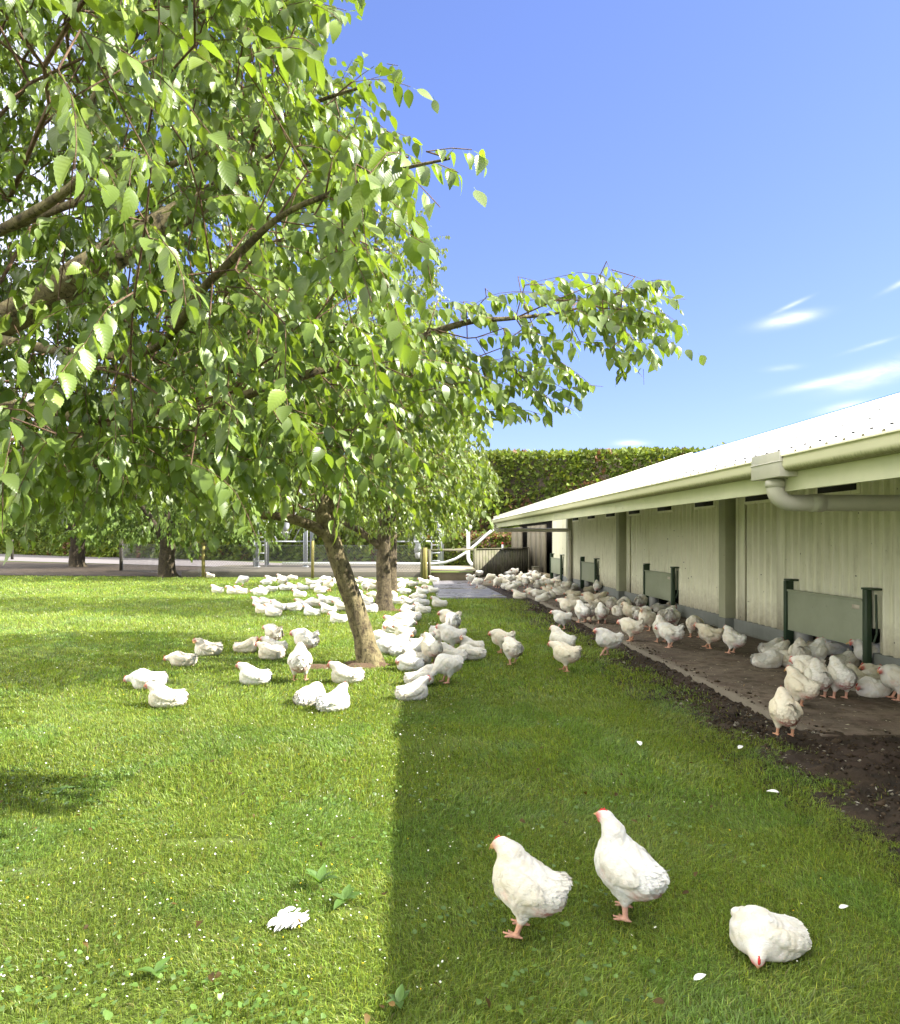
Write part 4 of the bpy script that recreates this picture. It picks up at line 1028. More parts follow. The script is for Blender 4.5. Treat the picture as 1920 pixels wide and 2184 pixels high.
PR = {
 'A': chicken_proto('A', (.135, 0, .362), 0, .12, seed=1, neckr=(.068, .044), sore=.95, face=(.60, .34, .27), fine=True, tailup=.45),                    # standing, head up
 'L': chicken_proto('L', (.108, .012, .432), .15, -.25, seed=2, bpitch=-.34, neckr=(.066, .040), tailup=.2, sore=.7, fine=True, legs=((.0, .03, 0), (.0, -.02, 0)), h=.005),   # stretched tall
 'P': chicken_proto('P', (.225, .02, .095), 0, .75, seed=3, bpitch=.12),                           # pecking
 'W': chicken_proto('W', (.195, 0, .325), 0, .05, seed=4, legs=wk, bpitch=-.15, tailup=.5),       # walking
 'F': chicken_proto('F', (.165, .03, .335), .3, .05, seed=5, legs=lift, bpitch=-.25, tailup=.5),  # one foot lifted
 'H': chicken_proto('H', (.170, .055, .285), .7, .35, seed=6, neckr=(.062, .04), legs=((.0, .02, 0), (.0, -.01, 0)), ruffle=1.6, tailup=.7, sore=.9),   # standing hunched
 'S': chicken_proto('S', (.150, 0, .245), 0, .05, sit=True, seed=7, bpitch=-.10),                  # sitting, head up
 'Q': chicken_proto('Q', (.140, .035, .255), .8, .05, sit=True, seed=8, bpitch=-.12),              # sitting, head turned
 'T': chicken_proto('T', (.205, .01, .150), 0, .35, sit=True, seed=9, bpitch=-.02, tailup=.1),     # lying with neck forward
 'U': chicken_proto('U', (.125, .06, .170), 1.6, .5, sit=True, seed=10, bpitch=-.10, neckr=(.06, .042)),  # head tucked round
 'D': chicken_proto('D', (.130, .082, .086), .95, 1.05, sit=True, seed=11, bpitch=-.22, neckr=(.066, .040), tailup=.05, h=.005, fine=True),   # head drooping to the grass
}
POSE = {'A': 'standing', 'L': 'standing with neck stretched tall', 'P': 'bending down to peck', 'W': 'walking', 'F': 'stepping with one foot raised', 'H': 'standing hunched',
        'S': 'sitting with raised head', 'Q': 'sitting with turned head', 'T': 'lying flat', 'U': 'sitting with head tucked', 'D': 'sitting with drooping head'}
def face_word(h):
    h %= 360
    return ['to the right', 'away to the right', 'away', 'away to the left', 'to the left', 'forward to the left', 'towards the camera', 'forward to the right'][int(((h+22.5) % 360)//45)]
used = {}
def chicken(px, py, pose, hd, where, group, z=0.0, s=1.0, full=None):
    p = gp(px, py, z); me, cb, ey = PR[pose]
    if pose in 'STQUD': p = p*((p.y+.09)/p.y)                 # the seen edge of a sitting bird is its near side
    o = bpy.data.objects.new('chicken', me); link(o)
    rr = random.Random(int(px*7+py*13))
    o.location = (p.x, p.y, z-(.012 if pose in 'STQUD' else 0)); o.rotation_euler = (R(rr.uniform(-5, 5)) if pose in 'STQU' else 0, R(rr.uniform(-5, 4)), R(hd+rr.uniform(-9, 9)))
    k = s*rr.uniform(.90, 1.06); o.scale = (k, k*rr.uniform(.95, 1.05), k*(.86 if pose == 'D' else 1))
    lab = full or f'white chicken {POSE[pose]}, {where}'
    used[lab] = used.get(lab, 0)+1
    tag(o, lab, 'chicken', group)
    if p.y < 14:
        for nm, m in (('comb', cb), ('eye', ey)):
            c = bpy.data.objects.new(nm, m); link(c, o)
    return o
# ------------------------------------------------------------------ the flock, one row per bird: photo pixel of its foot, pose, heading, where it is
G0, G1, G2, G3, G4 = ('chickens nearest on the shaded grass', 'chickens resting on the sunny lawn', 'chickens clustered at the shadow edge', 'chickens on the concrete by the shed', 'chickens heaped by the far hatches')
near = [
 (1114, 1988, 'A', 150, 0, 'white chicken standing with yellowish wing and sore pink rump, lower of the standing pair'),
 (1338, 1950, 'L', 146, 0, 'white chicken with tiny red comb stretching its neck tall on shaded grass'),
 (1633, 2050, 'D', 194, 0, 'plump white chicken sitting with red face drooped to the shaded grass')]
for px, py, ps, hd, z, lab in near: chicken(px, py, ps, hd, '', G0, z, .945, full=lab)
lawn = [
 (448, 1232, 'S', 180, 'alone at the foot of the netting fence'),
 (518, 1250, 'P', 180, 'alone between the fence and sunlit grass'),
 (577, 1241, 'S', 180, 'by the fence, back one of a close pair'),
 (569, 1247, 'T', 180, 'by the fence, front one of a close pair'),
 (599, 1236, 'S', 180, 'small and far, under the fence between two pairs'),
 (624, 1237, 'T', 180, 'hard against the fence beside the mossy post'),
 (695, 1239, 'T', 180, 'at the fence behind the leaning trunk'),
 (709, 1245, 'U', 10, 'just in front of the fence behind the leaning trunk'),
 (661, 1247, 'S', 170, 'in shade between mossy post and leaning trunk'),
 (676, 1248, 'T', 10, 'in shade with its neighbour left of the leaning trunk'),
 (602, 1252, 'H', 190, 'highest of a small heap on the lit strip'),
 (607, 1259, 'T', 180, 'lowest of a small heap on the lit strip'),
 (624, 1258, 'S', 180, 'right end of a small heap on the lit strip'),
 (645, 1258, 'S', 170, 'tail out, by itself on the lit strip'),
 (463, 1264, 'S', 175, 'alone at the far end of the lit strip'),
 (496, 1267, 'Q', 180, 'left of the bright pair on the lit strip'),
 (513, 1267, 'S', 200, 'right of the bright pair on the lit strip'),
 (553, 1270, 'T', 180, 'dappled by shade, front of a trio'),
 (563, 1264, 'S', 150, 'head up in the middle of a trio'),
 (579, 1262, 'T', 180, 'rear of a trio on the lit strip'),
 (638, 1274, 'S', 185, 'red face, alone where light meets the shade band'),
 (676, 1257, 'S', 10, 'back of the heap beside the leaning trunk'),
 (685, 1265, 'T', 0, 'front of the heap beside the leaning trunk'),
 (701, 1261, 'A', 330, 'towering over the heap beside the leaning trunk'),
 (553, 1293, 'S', 180, 'first of the row in the shade band'),
 (572, 1293, 'S', 180, 'second of the row in the shade band'),
 (594, 1302, 'S', 180, 'third of the row in the shade band'),
 (560, 1308, 'S', 178, 'bright breast, below the row in the shade band'),
 (581, 1314, 'Q', 170, 'front bird of the group in the shade band'),
 (632, 1302, 'T', 5, 'grey in shade under a red-faced bird'),
 (645, 1296, 'S', 180, 'red face, over a grey bird in the shade'),
 (672, 1293, 'T', 180, 'shaded, left of the bright row by the trunk'),
 (692, 1287, 'S', 180, 'first of the bright row left of the trunk'),
 (709, 1288, 'T', 180, 'second of the bright row left of the trunk'),
 (699, 1308, 'S', 180, 'tail cocked up, in shade left of the trunk'),
 (663, 1313, 'Q', 175, 'red face, at the lower edge of the shade band'),
 (729, 1302, 'S', 180, 'half hidden behind the leaning trunk'),
 (721, 1328, 'S', 180, 'large and bright, touching the leaning trunk'),
 (442, 1398, 'Q', 205, 'blue in the shade, alone among weeds'),
 (526, 1392, 'S', 0, 'in shade, facing the group of three'),
 (582, 1378, 'H', 140, 'bluish with dark legs, over the shaded pair'),
 (584, 1392, 'S', 182, 'red face, half behind a sunlit bird'),
 (577, 1406, 'S', 180, 'sunlit, in front of a red-faced shaded bird'),
 (649, 1398, 'H', 160, 'cream, its rump turned, left of the trunk'),
 (389, 1421, 'T', 180, 'stretched out at the end of the tree shade'),
 (640, 1452, 'A', 105, 'casting a clear shadow on open sunlit grass'),
 (541, 1460, 'S', 180, 'brown-stained belly, on open sunlit grass'),
 (738, 1458, 'S', 180, 'red face, in front of the leaning trunk'),
 (317, 1469, 'T', 180, 'tail cocked, second outermost on the sunny lawn'),
 (353, 1509, 'S', 180, 'red face, outermost and nearest on the sunny lawn'),
 (664, 1503, 'U', 40, 'rounded back, left of the nearest sunny pair'),
 (714, 1517, 'Q', 35, 'ruffled, right of the nearest sunny pair'),
 (757, 1244, 'S', 180, 'far, first right of the leaning trunk'),
 (775, 1244, 'S', 180, 'far, between the two main trunks by the fence'),
 (757, 1256, 'U', 90, 'bright, against the right side of the leaning trunk'),
 (764, 1270, 'S', 95, 'bright, front of the stack by the leaning trunk'),
 (779, 1263, 'H', 90, 'brown vent, between the two main trunks'),
 (794, 1257, 'S', 180, 'bright, touching the second trunk'),
 (795, 1248, 'T', 180, 'shaded, behind a bright bird at the second trunk'),
 (778, 1287, 'S', 180, 'bright, in the gap between the two trunks'),
 (780, 1300, 'T', 170, 'dull grey in shade, between the two trunks'),
 (792, 1306, 'U', 20, 'bright, at the foot of the second trunk'),
 (800, 1277, 'T', 180, 'peeping out behind the second trunk'),
 (838, 1276, 'U', 90, 'right against the second trunk'),
 (842, 1255, 'S', 180, 'at the foot of the slim third trunk'),
 (857, 1253, 'S', 60, 'front of the bright heap by the netting'),
 (852, 1243, 'T', 0, 'back of the bright heap by the netting'),
 (864, 1247, 'U', 30, 'middle of the bright heap by the netting'),
 (881, 1250, 'T', 180, 'long white back, right end of the netting heap'),
 (903, 1246, 'S', 180, 'at the foot of the corner fence post'),
 (925, 1241, 'S', 180, 'under the low concrete wall'),
 (910, 1260, 'U', 190, 'at the paving edge, rear of a pair'),
 (923, 1264, 'S', 182, 'at the paving edge, front of a pair'),
 (863, 1267, 'T', 180, 'small, alone on lit grass past the trunk'),
 (899, 1268, 'Q', 180, 'on top of the far shadow-edge group'),
 (893, 1281, 'T', 180, 'in the middle of the far shadow-edge group'),
 (853, 1288, 'T', 5, 'long sunlit back, at the far shadow edge'),
 (873, 1292, 'S', 180, 'half shaded, below the far shadow-edge group'),
 (898, 1293, 'T', 180, 'shaded, below the far shadow-edge group'),
 (935, 1294, 'S', 180, 'alone on the shaded grass near the paving'),
]
for px, py, ps, hd, wh in lawn: chicken(px, py, ps, hd, wh, G1)
edge = [
 (870, 1307, 'U', 225, 'left of two on the shaded grass past the trunk'),
 (900, 1308, 'S', 180, 'right of two on the shaded grass past the trunk'),
 (876, 1324, 'S', 175, 'farthest of the sunlit ladder of birds'),
 (863, 1331, 'T', 180, 'second of the sunlit ladder of birds'),
 (840, 1341, 'S', 180, 'sunlit, outermost of the sunlit ladder'),
 (860, 1342, 'T', 10, 'third of the sunlit ladder of birds'),
 (833, 1350, 'U', 200, 'brilliant white, lowest left of the sunlit ladder'),
 (863, 1360, 'S', 183, 'tail fanned up, lowest of the sunlit ladder'),
 (816, 1374, 'T', 175, 'sunlit beside the leaning trunk foot'),
 (829, 1393, 'T', 185, 'long sunlit back, right of the leaning trunk'),
 (851, 1381, 'S', 5, 'dark red face, behind the sunlit long back'),
 (857, 1399, 'U', 20, 'grey marks on its back, between neighbours'),
 (885, 1399, 'S', 20, 'upright pale neck, in the thick of the cluster'),
 (902, 1386, 'Q', 0, 'red face poking out at the cluster middle'),
 (919, 1417, 'A', 120, 'orange legs and dirty rump, over the cluster'),
 (888, 1420, 'T', 200, 'packed under the bird with orange legs'),
 (873, 1431, 'U', 165, 'head hidden, left edge of the cluster'),
 (899, 1462, 'S', 5, 'big, red face, second nearest of the cluster'),
 (883, 1493, 'S', 18, 'red face, nearest of the cluster'),
 (952, 1456, 'P', 200, 'one leg showing, beside the big seated bird'),
 (961, 1411, 'S', 178, 'bright red face, right of the dirty-rumped bird'),
 (1005, 1407, 'T', 180, 'tan back and pink belly, right end of cluster'),
 (1003, 1391, 'Q', 190, 'red cheek, behind the tan-backed bird'),
 (962, 1388, 'W', 180, 'red face low, crossing the shaded grass'),
 (922, 1373, 'S', 20, 'red face, by the walking bird'),
 (940, 1356, 'S', 10, 'small face raised, under the hunched pair'),
 (955, 1345, 'H', 175, 'rear of the hunched pair, neck out'),
 (966, 1352, 'H', 110, 'sore rump turned, front of the hunched pair'),
 (1069, 1392, 'H', 155, 'rear of the grass pair, head hidden'),
 (1094, 1417, 'W', 118, 'front of the grass pair, striding away'),
 (1194, 1402, 'A', 150, 'rear of the pair near the soil edge'),
 (1207, 1431, 'W', 150, 'tail fanned up, front of the pair near soil'),
 (1296, 1399, 'F', 175, 'on the dark soil below the slab edge'),
 (1198, 1341, 'W', 180, 'leaving the slab across the soil strip'),
 (1107, 1277, 'S', 170, 'on the soil at the far paving corner'),
]
for px, py, ps, hd, wh in edge: chicken(px, py, ps, hd, wh, G2)
slab = [
 (1212, 1314, 'W', 172, 'neck out, heading off the slab'),
 (1241, 1328, 'A', 120, 'red face showing behind a ruffled back'),
 (1255, 1326, 'H', 100, 'ruffled back, middle of the slab group'),
 (1284, 1330, 'A', 85, 'round back turned, on the open slab'),
 (1267, 1323, 'T', 120, 'low, beside the round-backed bird'),
 (1258, 1295, 'H', 150, 'behind the ruffled slab group'),
 (1272, 1299, 'U', 30, 'shadowed, behind the round-backed bird'),
 (1225, 1285, 'T', 180, 'outer end of the second slab row'),
 (1245, 1285, 'S', 10, 'second in the second slab row'),
 (1263, 1284, 'U', 170, 'third in the second slab row'),
 (1279, 1282, 'S', 0, 'fourth in the second slab row'),
 (1294, 1288, 'T', 0, 'by the pilaster foot, second slab row'),
 (1223, 1274, 'T', 180, 'single, between the heap and second row'),
 (1258, 1263, 'T', 20, 'under the third hatch board'),
 (1274, 1266, 'A', 90, 'entering under the third hatch board'),
 (1305, 1309, 'H', 60, 'shadowed, by the wall past the pilaster'),
 (1319, 1313, 'U', 90, 'shadowed, leaning on its neighbour by the wall'),
 (1332, 1311, 'H', 60, 'tail up by the wall past the pilaster'),
 (1345, 1327, 'A', 155, 'neck up, looking out from the wall'),
 (1368, 1303, 'H', 60, 'tail feathers raised at the hatch post'),
 (1380, 1345, 'A', 210, 'front of two below the second hatch'),
 (1371, 1337, 'H', 20, 'back of two below the second hatch'),
 (1347, 1367, 'H', 130, 'thin pink legs, alone on the dirty slab'),
 (1410, 1305, 'T', 180, 'bluish, in the mouth of the second hatch'),
 (1436, 1302, 'U', 90, 'filling the second hatch opening'),
 (1405, 1337, 'T', 205, 'bluish, on the sill side of the hatch'),
 (1434, 1341, 'H', 60, 'jostling at the second hatch post'),
 (1424, 1318, 'S', 20, 'squeezed between birds at the second hatch'),
 (1411, 1370, 'A', 100, 'partly covered by the straddling bird'),
 (1430, 1381, 'H', 140, 'straddling, legs apart, on the open slab'),
 (1482, 1360, 'P', 80, 'head down by the grey plinth'),
 (1511, 1382, 'W', 140, 'sore rump, first past the second hatch'),
 (1561, 1393, 'A', 120, 'neck up beside the big pilaster'),
 (1637, 1424, 'T', 5, 'long, tail out, before the nearest hatch'),
 (1647, 1396, 'S', 5, 'back of three heads at the plinth'),
 (1657, 1405, 'Q', 0, 'middle of three heads, red cheek'),
 (1684, 1423, 'U', 90, 'back turned, beside the three heads'),
 (1707, 1427, 'A', 60, 'head up, watching the nearest hatch'),
 (1741, 1427, 'A', 20, 'broad side, head into the nearest hatch'),
 (1745, 1391, 'T', 5, 'bluish, just inside the nearest hatch'),
 (1780, 1396, 'S', 170, 'face in the dark of the nearest hatch'),
 (1806, 1424, 'T', 15, 'tail out, under the nearest hatch board'),
 (1852, 1429, 'W', 178, 'bare pink neck, beside the hatch post'),
 (1703, 1508, 'A', 112, 'pink legs, behind the one stepping off'),
 (1746, 1487, 'A', 80, 'dirty rump, middle of the nearest row'),
 (1725, 1476, 'H', 95, 'partly hidden behind the dirty-rumped bird'),
 (1793, 1490, 'A', 95, 'dark stained rump, slim neck, nearest row'),
 (1862, 1488, 'T', 200, 'wide cream body, resting in the nearest row'),
 (1822, 1472, 'S', 80, 'behind the wide cream body'),
 (1849, 1465, 'S', 0, 'red face beak to beak, looking at its twin'),
 (1876, 1463, 'S', 180, 'red face beak to beak, by the post'),
 (1911, 1492, 'H', 150, 'at the photo edge under the hatch post'),
 (1675, 1570, 'A', 84, 'rear view, nearest bird at the slab edge'),
 (1002, 1245, 'H', 200, 'on wet paving, hunched, first of three'),
 (1022, 1233, 'P', 180, 'by the board fence, behind two others'),
 (1018, 1253, 'P', 165, 'on wet paving, front of three'),
 (1046, 1243, 'P', 190, 'alone before the heap, by the board fence'),
 (1062, 1254, 'P', 215, 'on the paving in front of the heap'),
]
for px, py, ps, hd, wh in slab: chicken(px, py, ps, hd, wh, G3, .045 if px > 1180 or px == 1158 else .03)
heap = [(1060, 1240), (1072, 1235), (1085, 1227), (1097, 1230), (1112, 1231), (1088, 1237), (1127, 1230), (1137, 1229), (1118, 1238), (1133, 1240), (1143, 1242), (1157, 1238), (1165, 1243), (1147, 1254), (1160, 1252),
        (1083, 1255), (1103, 1251), (1094, 1246), (1175, 1260), (1185, 1246), (1192, 1239), (1192, 1254), (1204, 1253), (1198, 1266), (1210, 1264), (1190, 1270), (1225, 1258), (1110, 1244), (1124, 1247), (1153, 1246),
        (1173, 1250), (1142, 1236), (1214, 1258), (1102, 1238), (1078, 1245)]
for i, (px, py) in enumerate(heap):
    chicken(px, py, 'SUTHQTS'[i % 7], [180, 150, 20, 200, 90, 175, 0, 160, 60][i % 9], '', G4, .035, full='white chicken packed in the heap against the wall by the far hatches')
front = [(1093, 1259, 'T', 5, 'outermost of the heap, at the paving'), (1122, 1254, 'H', 95, 'standing over the heap on thin legs'), (1135, 1268, 'T', 185, 'third from the front of the heap'),
         (1148, 1272, 'T', 180, 'second from the front of the heap'), (1158, 1282, 'S', 5, 'nearest of the heap, red face raised'), (1175, 1277, 'U', 60, 'nearest of the heap, back turned'), (1168, 1268, 'S', 175, 'behind the two nearest birds of the heap')]
for px, py, ps, hd, wh in front: chicken(px, py, ps, hd, wh, G4, .045)

# ------------------------------------------------------------------ small things on the grass
def loose_feather(px, py, L, ang, label):
    p = gp(px, py, .03); r = np.random.default_rng(int(px)); n = 1
    V, Q, k = cards(np.zeros((1, 3)), np.array([[math.cos(R(ang)), math.sin(R(ang)), .35]]), np.array([[0, -.4, 1.0]]), L, leaf_template(9), .25, .35, .55)
    sh = MB(); sh.tube([(0, 0, .001), (L*.5*math.cos(R(ang)), L*.5*math.sin(R(ang)), L*.17)], [.0012, .0008], 5)
    o = npobj('feather', np.concatenate([V, sh.v[0]]), [Q, sh.q[0]+len(V)], M['down'])
    o.location = p; tag(o, label, 'feather', 'feathers dropped on the grass'); return o
M['down'] = painted('white down', (.78, .78, .76), (.72, .71, .67), .7, specks=False)
loose_feather(1366, 1590, .11, 80, 'upright white feather standing in the shaded grass')
loose_feather(1575, 1597, .09, 40, 'slanting white feather lying near the soil edge')
loose_feather(1662, 1690, .07, 175, 'short white feather on bare soil right of the grass')
loose_feather(1790, 1937, .05, 10, 'small white feather clump beyond the drooping chicken')
loose_feather(1480, 2090, .06, 20, 'crumpled white feather on grass below the drooping chicken')
# a torn clump of white feathers in the sun
p0 = gp(628, 1955, .02); r2 = np.random.default_rng(5); n = 75
q = r2.normal(0, 1, (n, 3))*np.array([.032, .024, .006])
V, Q, k = cards(q, np.stack([-.8+r2.normal(0, .22, n), -.65+r2.normal(0, .3, n), r2.normal(.02, .10, n)], 1), np.stack([r2.normal(0, .3, n), r2.normal(0, .3, n), np.ones(n)], 1), r2.uniform(.03, .07, n), leaf_template(6), .15, .3, .6)
o = npobj('feather_clump', V, [Q], M['down']); o.location = p0
tag(o, 'torn clump of bright white feathers on the sunlit grass', 'feathers')
def broadleaf_weed(px, py, n, L, label, upright=.6, seed=1):
    p = gp(px, py, 0); r = np.random.default_rng(seed); root = thing('dock_plant', label, 'plant', tuple(p), group='broad leaved weeds in the lawn')
    for i in range(n):
        a = i*2.4+r.uniform(0, 1); l = L*r.uniform(.6, 1.1)
        ax = np.array([[math.cos(a), math.sin(a), upright*r.uniform(.5, 2.2)]])
        V, Q, k = cards(np.array([[0, 0, .01]]), ax, np.array([[-math.cos(a)*.6, -math.sin(a)*.6, 1.0]]), l, leaf_template(9, .01, .3), .35, .25, .75)
        o = npobj('leaf', V, [Q], M['leaf'], root, np.tile(np.array([[.085, .155, .035]])*r.uniform(.8, 1.3), (len(V), 1)), smooth=True)
broadleaf_weed(683, 1890, 7, .105, 'dock plant with one upright leaf at the shadow edge', .9, 3)
broadleaf_weed(735, 1925, 6, .085, 'spreading dock plant next to the shadow line', .35, 4)
broadleaf_weed(850, 2145, 5, .06, 'small grey green weed at the bottom of the lawn', .4, 5)
broadleaf_weed(330, 2080, 6, .07, 'pale broad weed low in the sunlit grass', .35, 6)
broadleaf_weed(130, 1690, 7, .08, 'broad weed in the dark patch of branch shade', .4, 8)

# bare soil rings at the trunks
def soil_patch(x, y, rx, ry, seed, top=.035):
    a = np.linspace(0, 2*np.pi, 40, endpoint=False); v = [(x, y, top)]
    for rr_, z in ((.55, top-.003), (1.0, -.018)):
        for t in a: 
            k = rr_*(1+.25*math.sin(3*t+seed)+.15*math.sin(7*t+2*seed)); v.append((x+rx*k*math.cos(t), y+ry*k*math.sin(t), z))
    n = 40; k = np.arange(n); k2 = (k+1) % n
    o = npobj('soil', np.array(v), [np.stack([np.zeros(n, int), 1+k, 1+k2], 1), np.stack([1+k, 1+n+k, 1+n+k2, 1+k2], 1)], M['bareearth'], smooth=True); tag(o, kind='structure')
def earth():
    t = NT('dry bare earth'); co = t.coord(); n = t.noise(14, co, 8, .75)
    t.set('Base Color', t.mix(n, (.06, .038, .022), (.15, .10, .06))).set('Roughness', .95).bump(n, .8, .03); return t.m
M['bareearth'] = earth()
PATCH = [(-.58, 8.92, .30, .24, 1.0), (-1.15, 8.72, .34, .09, 2.0), (-.58, 15.8, .36, .3, 3.0), (-.58, 21.8, .34, .3, 4.0)]
for q in PATCH: soil_patch(*q)

# ------------------------------------------------------------------ grass
PATCHN = PATCH+[(-2.0, 3.4, .28, .06, 5), (-1.05, 3.75, .30, .05, 6), (-.25, 3.05, .08, .05, 7)]
def grass(ymin, ymax, dens, hgt, wid, seed, segs, xl=None):
    r = np.random.default_rng(seed)
    x1 = 3.3; x0 = -.60*ymax-.6 if xl is None else xl
    n = int((x1-x0)*(ymax-ymin)*dens)
    x, y = r.uniform(x0, x1, n), r.uniform(ymin, ymax, n)
    vis = (x > -.60*y-.5)&(x < .72*y+.3)
    x, y = x[vis], y[vis]
    e = grass_edge(y); sp = fbm2(x, y, 4.5, 11)
    p = 1/(1+np.exp((x-e+.25*(sp-.5))*14)); 
    p = np.where((y > 18.7)&(x > .78), 0, p)
    p = np.where((y > 26.2)&(x > -4.2), 0, p); p = np.where(y > 28.9+np.clip(-x-8.5, 0, 99)*.13, 0, p)
    for (a, b, c, d, s) in PATCHN: p = np.where(((x-a)/c)**2+((y-b)/d)**2 < 1+.5*(sp-.5), p*.22, p)
    thin = fbm2(x, y, 1.1, 15); p *= np.clip(.35+1.6*thin, .3, 1)
    k = r.random(len(x)) < p; x, y = x[k], y[k]; n = len(x)
    tuft = fbm2(x, y, 3.2, 21); big = fbm2(x, y, .7, 23)
    h = hgt*r.uniform(.5, 1.2, n)*(.6+.8*tuft)*(1+.25*(big-.5)); w = wid*r.uniform(.6, 1.3, n)
    a = r.uniform(0, 2*np.pi, n); lean = np.abs(r.normal(.85, .5, n))
    flow = fbm2(x, y, 1.6, 29)*9
    dx, dy = np.cos(a)*.75+np.cos(flow)*.5, np.sin(a)*.75+np.sin(flow)*.5
    fa = r.uniform(0, 2*np.pi, n); sx, sy = np.cos(fa)*w/2, np.sin(fa)*w/2
    base = np.stack([x, y, np.full(n, -.018)], 1); V = []
    for t in np.linspace(0, 1, segs+1):
        c = base+np.stack([dx*lean*h*t*t, dy*lean*h*t*t, h*(t-.35*np.minimum(lean, 1.2)*t*t)], 1)
        if t < 1:
            ww = (1-t**2*.7)
            V += [c-np.stack([sx*ww, sy*ww, 0*sx], 1), c+np.stack([sx*ww, sy*ww, 0*sx], 1)]
        else: V += [c]
    m = 2*segs+1; V = np.stack(V, 1).reshape(-1, 3); b = (np.arange(n)*m)[:, None]
    Q = [b+np.array([[2*i, 2*i+1, 2*i+3, 2*i+2]]) for i in range(segs-1)]
    Tq = b+np.array([[2*segs-2, 2*segs-1, 2*segs]])
    c = np.array([[.152, .216, .040]])*(r.uniform(.40, 1.55, n)*(.75+.5*big))[:, None]
    yl = r.random(n) < .16; c[yl] *= np.array([1.6, 1.25, 1.1])
    st = r.random(n) < .045; c[st] = np.array([.22, .19, .08])*r.uniform(.6, 1.1, (st.sum(), 1))
    blu = fbm2(x, y, 1.9, 33) > .60; c[blu] *= np.array([.86, .97, 1.1])
    return V, Q, Tq, np.repeat(c, m, 0)
GV, GQ, GT, GC = [], [], [], []; gb = 0
for args in [(2.0, 4.2, 21000, .036, .0031, 1, 3), (4.2, 7.0, 8800, .045, .0052, 2, 2), (7.0, 12.0, 2800, .052, .0085, 3, 2), (12.0, 20.0, 800, .075, .015, 4, 1), (20.0, 32.0, 260, .08, .026, 5, 1), ]:
    V, Q, T_, c = grass(*args)
    GV.append(V); GC.append(c); GT.append(T_+gb); GQ += [q+gb for q in Q]; gb += len(V)
# clover and other small flat leaves among the blades
r3 = np.random.default_rng(77); n = 9000
y = 2.1+ (r3.random(n)**1.4)*9; x = r3.uniform(-1, 1, n)*(.62*y)-.15
k = (fbm2(x, y, 1.4, 41) > .50)&(x < 2.3)&(x > -.62*y)&((x < -.1)|(r3.random(n) < .35)); x, y = x[k], y[k]; n = len(x)
VV, Q, kk = cards(np.stack([x, y, r3.uniform(.012, .045, n)], 1), np.stack([r3.normal(0, 1, n), r3.normal(0, 1, n), r3.uniform(0, .5, n)], 1), np.stack([r3.normal(0, .3, n), r3.normal(0, .3, n), np.ones(n)], 1), r3.uniform(.010, .028, n), LT_MID, .2, .2, 1.5)
cc = np.repeat(np.array([[.095, .165, .036]])*r3.uniform(.7, 1.4, (n, 1)), kk, 0)
gm = npmesh('grass', np.concatenate(GV+[VV]), [np.concatenate(GQ), Q+gb, np.concatenate(GT)], np.concatenate(GC+[cc]))
gm.materials.append(M['grass']); tag(link(bpy.data.objects.new('grass', gm)), 'short mown lawn grass with clover leaves', 'grass', kind='stuff')
# daisies and buttercups: tiny heads
r4 = np.random.default_rng(88); n = 3000
y = 2.4+(r4.random(n)**1.2)*19; x = r4.uniform(-1, .12, n)*(.6*y)
k = (fbm2(x, y, .55, 51)+.35*fbm2(x, y, 2.5, 53) > .72)&(x > -.6*y)&(y < 27); 
k |= (r4.random(n) < .05); x, y = x[k], y[k]; n = len(x)
x2 = r4.uniform(-.2, 2.0, 70); y2 = r4.uniform(2.6, 9, 70); x, y = np.concatenate([x, x2]), np.concatenate([y, y2]); n = len(x)
P8 = 7; a = np.arange(P8)*2*np.pi/P8
rad = r4.uniform(.002, .0045, n)*(1+y*.06); z = r4.uniform(.03, .05, n)
tl = r4.normal(0, .35, (n, 2))
ring = np.stack([x[:, None]+rad[:, None]*np.cos(a), y[:, None]+rad[:, None]*np.sin(a), z[:, None]+rad[:, None]*(tl[:, :1]*np.cos(a)+tl[:, 1:]*np.sin(a))+.002], 2)
V = np.concatenate([ring, np.stack([x, y, z], 1)[:, None], np.stack([x+.002, y, z-.05], 1)[:, None]], 1)
b = (np.arange(n)*(P8+2))[:, None]
F = np.concatenate([b+np.array([[i, (i+1) % P8, P8]]) for i in range(P8)])
c = np.where((r4.random(n) < .14)[:, None], np.array([[.62, .42, .02]]), np.array([[.72, .72, .68]]))
dm = npmesh('daisies', V.reshape(-1, 3), [F], np.repeat(c, P8+2, 0)); dm.materials.append(M['petal'])
tag(link(bpy.data.objects.new('daisies', dm)), 'scattered daisy and buttercup heads in the lawn', 'flowers', kind='stuff')
# droppings, straw and feather scraps on the slab and soil
r5 = np.random.default_rng(99); n = 4200
y = r5.uniform(3.2, 22, n)**1.0; x = r5.uniform(2.6, 5.35, n)
ax = np.stack([r5.normal(0, 1, n), r5.normal(0, 1, n), r5.uniform(0, .2, n)], 1)
V, Q, k = cards(np.stack([x, y, np.where((x > 3.22)&(y > 5.6), .049, .022)+0*x], 1), ax, np.array([[0, 0, 1.0]])+r5.normal(0, .2, (n, 3)), r5.uniform(.008, .042, n), LT_LO, .1, .1, .5)
c = np.where((r5.random(n) < .45)[:, None], np.array([[.42, .40, .36]]), np.array([[.17, .12, .07]]))*r5.uniform(.5, 1.2, (n, 1))
dm = npmesh('litter', V, [Q], np.repeat(c, k, 0)); dm.materials.append(M['petal'])
tag(link(bpy.data.objects.new('litter', dm)), 'straw and feather scraps strewn over the dirty slab', 'litter', kind='stuff')
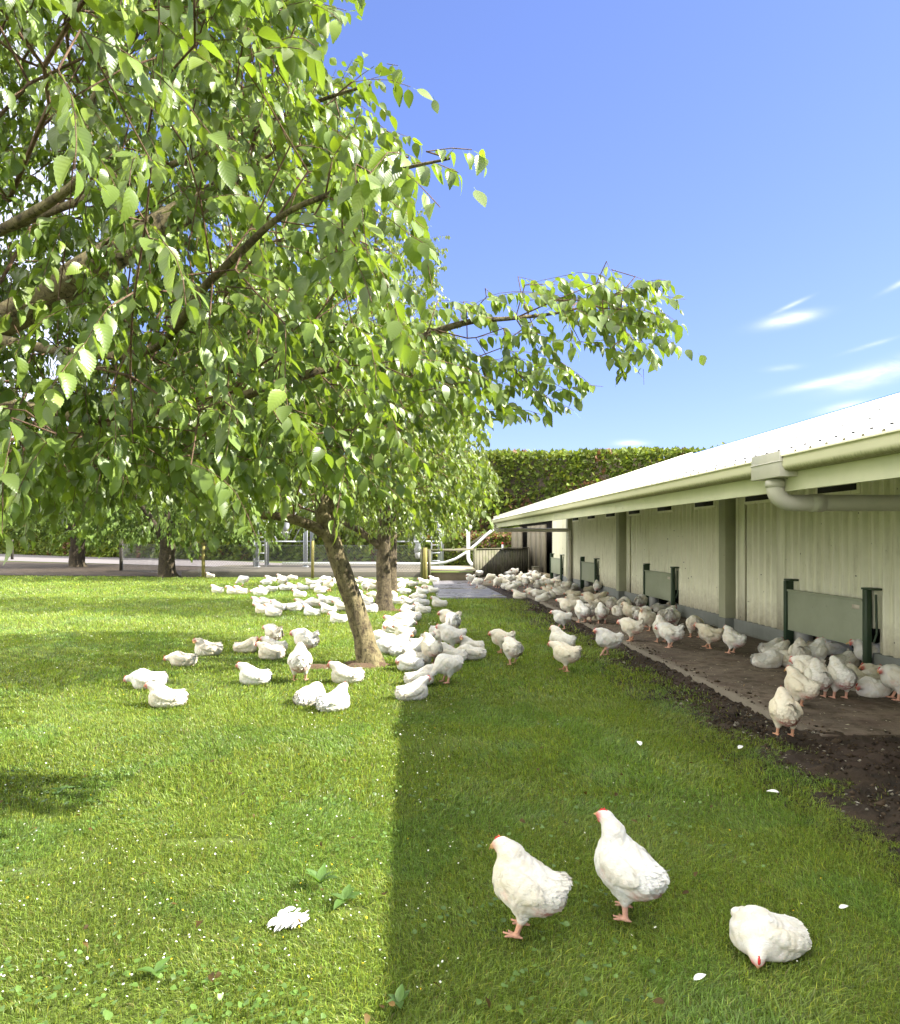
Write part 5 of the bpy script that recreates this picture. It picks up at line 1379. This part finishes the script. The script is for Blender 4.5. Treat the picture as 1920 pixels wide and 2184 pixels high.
# crumbs of soil and small stones
r7 = np.random.default_rng(131); n = 9000
y = 3.2+(r7.random(n)**1.6)*14; x = r7.uniform(2.35, 3.4, n)+np.where((y < 5.6)&(r7.random(n) < .6), r7.uniform(0, 2.0, n), 0)
k = (x > grass_edge(y)-.12+r7.normal(0, .1, n))&((x < 3.2)|(y < 5.7)|(r7.random(n) < .25)); x, y = x[k], y[k]; n = len(x)
s_ = r7.gamma(2.0, .0042, n)+.003; oc = np.array([[1, 0, 0], [-1, 0, 0], [0, 1, 0], [0, -1, 0], [0, 0, .8], [0, 0, -.6]])
V = (oc[None]*r7.uniform(.6, 1.3, (n, 6, 1)))*s_[:, None, None]; a = r7.uniform(0, 6.28, n); ca, sa = np.cos(a), np.sin(a)
V = np.stack([V[..., 0]*ca[:, None]-V[..., 1]*sa[:, None], V[..., 0]*sa[:, None]+V[..., 1]*ca[:, None], V[..., 2]], -1)+np.stack([x, y, np.where((x > 3.2)&(y > 5.6), .05, soilz(x, y)+.004)], 1)[:, None]
F = np.concatenate([(np.arange(n)*6)[:, None]+np.array([f]) for f in ((0, 2, 4), (2, 1, 4), (1, 3, 4), (3, 0, 4), (2, 0, 5), (1, 2, 5), (3, 1, 5), (0, 3, 5))])
c = np.array([[.045, .032, .021]])*r7.uniform(.35, 1.9, (n, 1)); lt = r7.random(n) < .06; c[lt] = np.array([.26, .24, .20])*r7.uniform(.6, 1.2, (lt.sum(), 1))
dm = npmesh('soil_crumbs', V.reshape(-1, 3), [F], np.repeat(c, 6, 0)); dm.materials.append(M['petal'])
tag(link(bpy.data.objects.new('soil_crumbs', dm)), 'crumbly soil and small stones along the drip trench', 'soil', kind='stuff')
# fallen brown leaves
r6 = np.random.default_rng(123); n = 75
y = r6.uniform(2.3, 5.5, n); x = r6.uniform(-.62, .45, n)*y
V, Q, k = cards(np.stack([x, y, r6.uniform(.03, .05, n)], 1), np.stack([r6.normal(0, 1, n), r6.normal(0, 1, n), r6.normal(0, .2, n)], 1), np.array([[0, 0, 1.0]])+r6.normal(0, .3, (n, 3)), r6.uniform(.02, .042, n), LT_MID, .3, .3, 1.0)
dm = npmesh('fallen_leaves', V, [Q], np.repeat(np.array([[.085, .055, .018]])*r6.uniform(.5, 1.3, (n, 1)), k, 0)); dm.materials.append(M['petal'])
tag(link(bpy.data.objects.new('fallen_leaves', dm)), 'brown fallen leaves scattered in the near grass', 'leaves', kind='stuff')
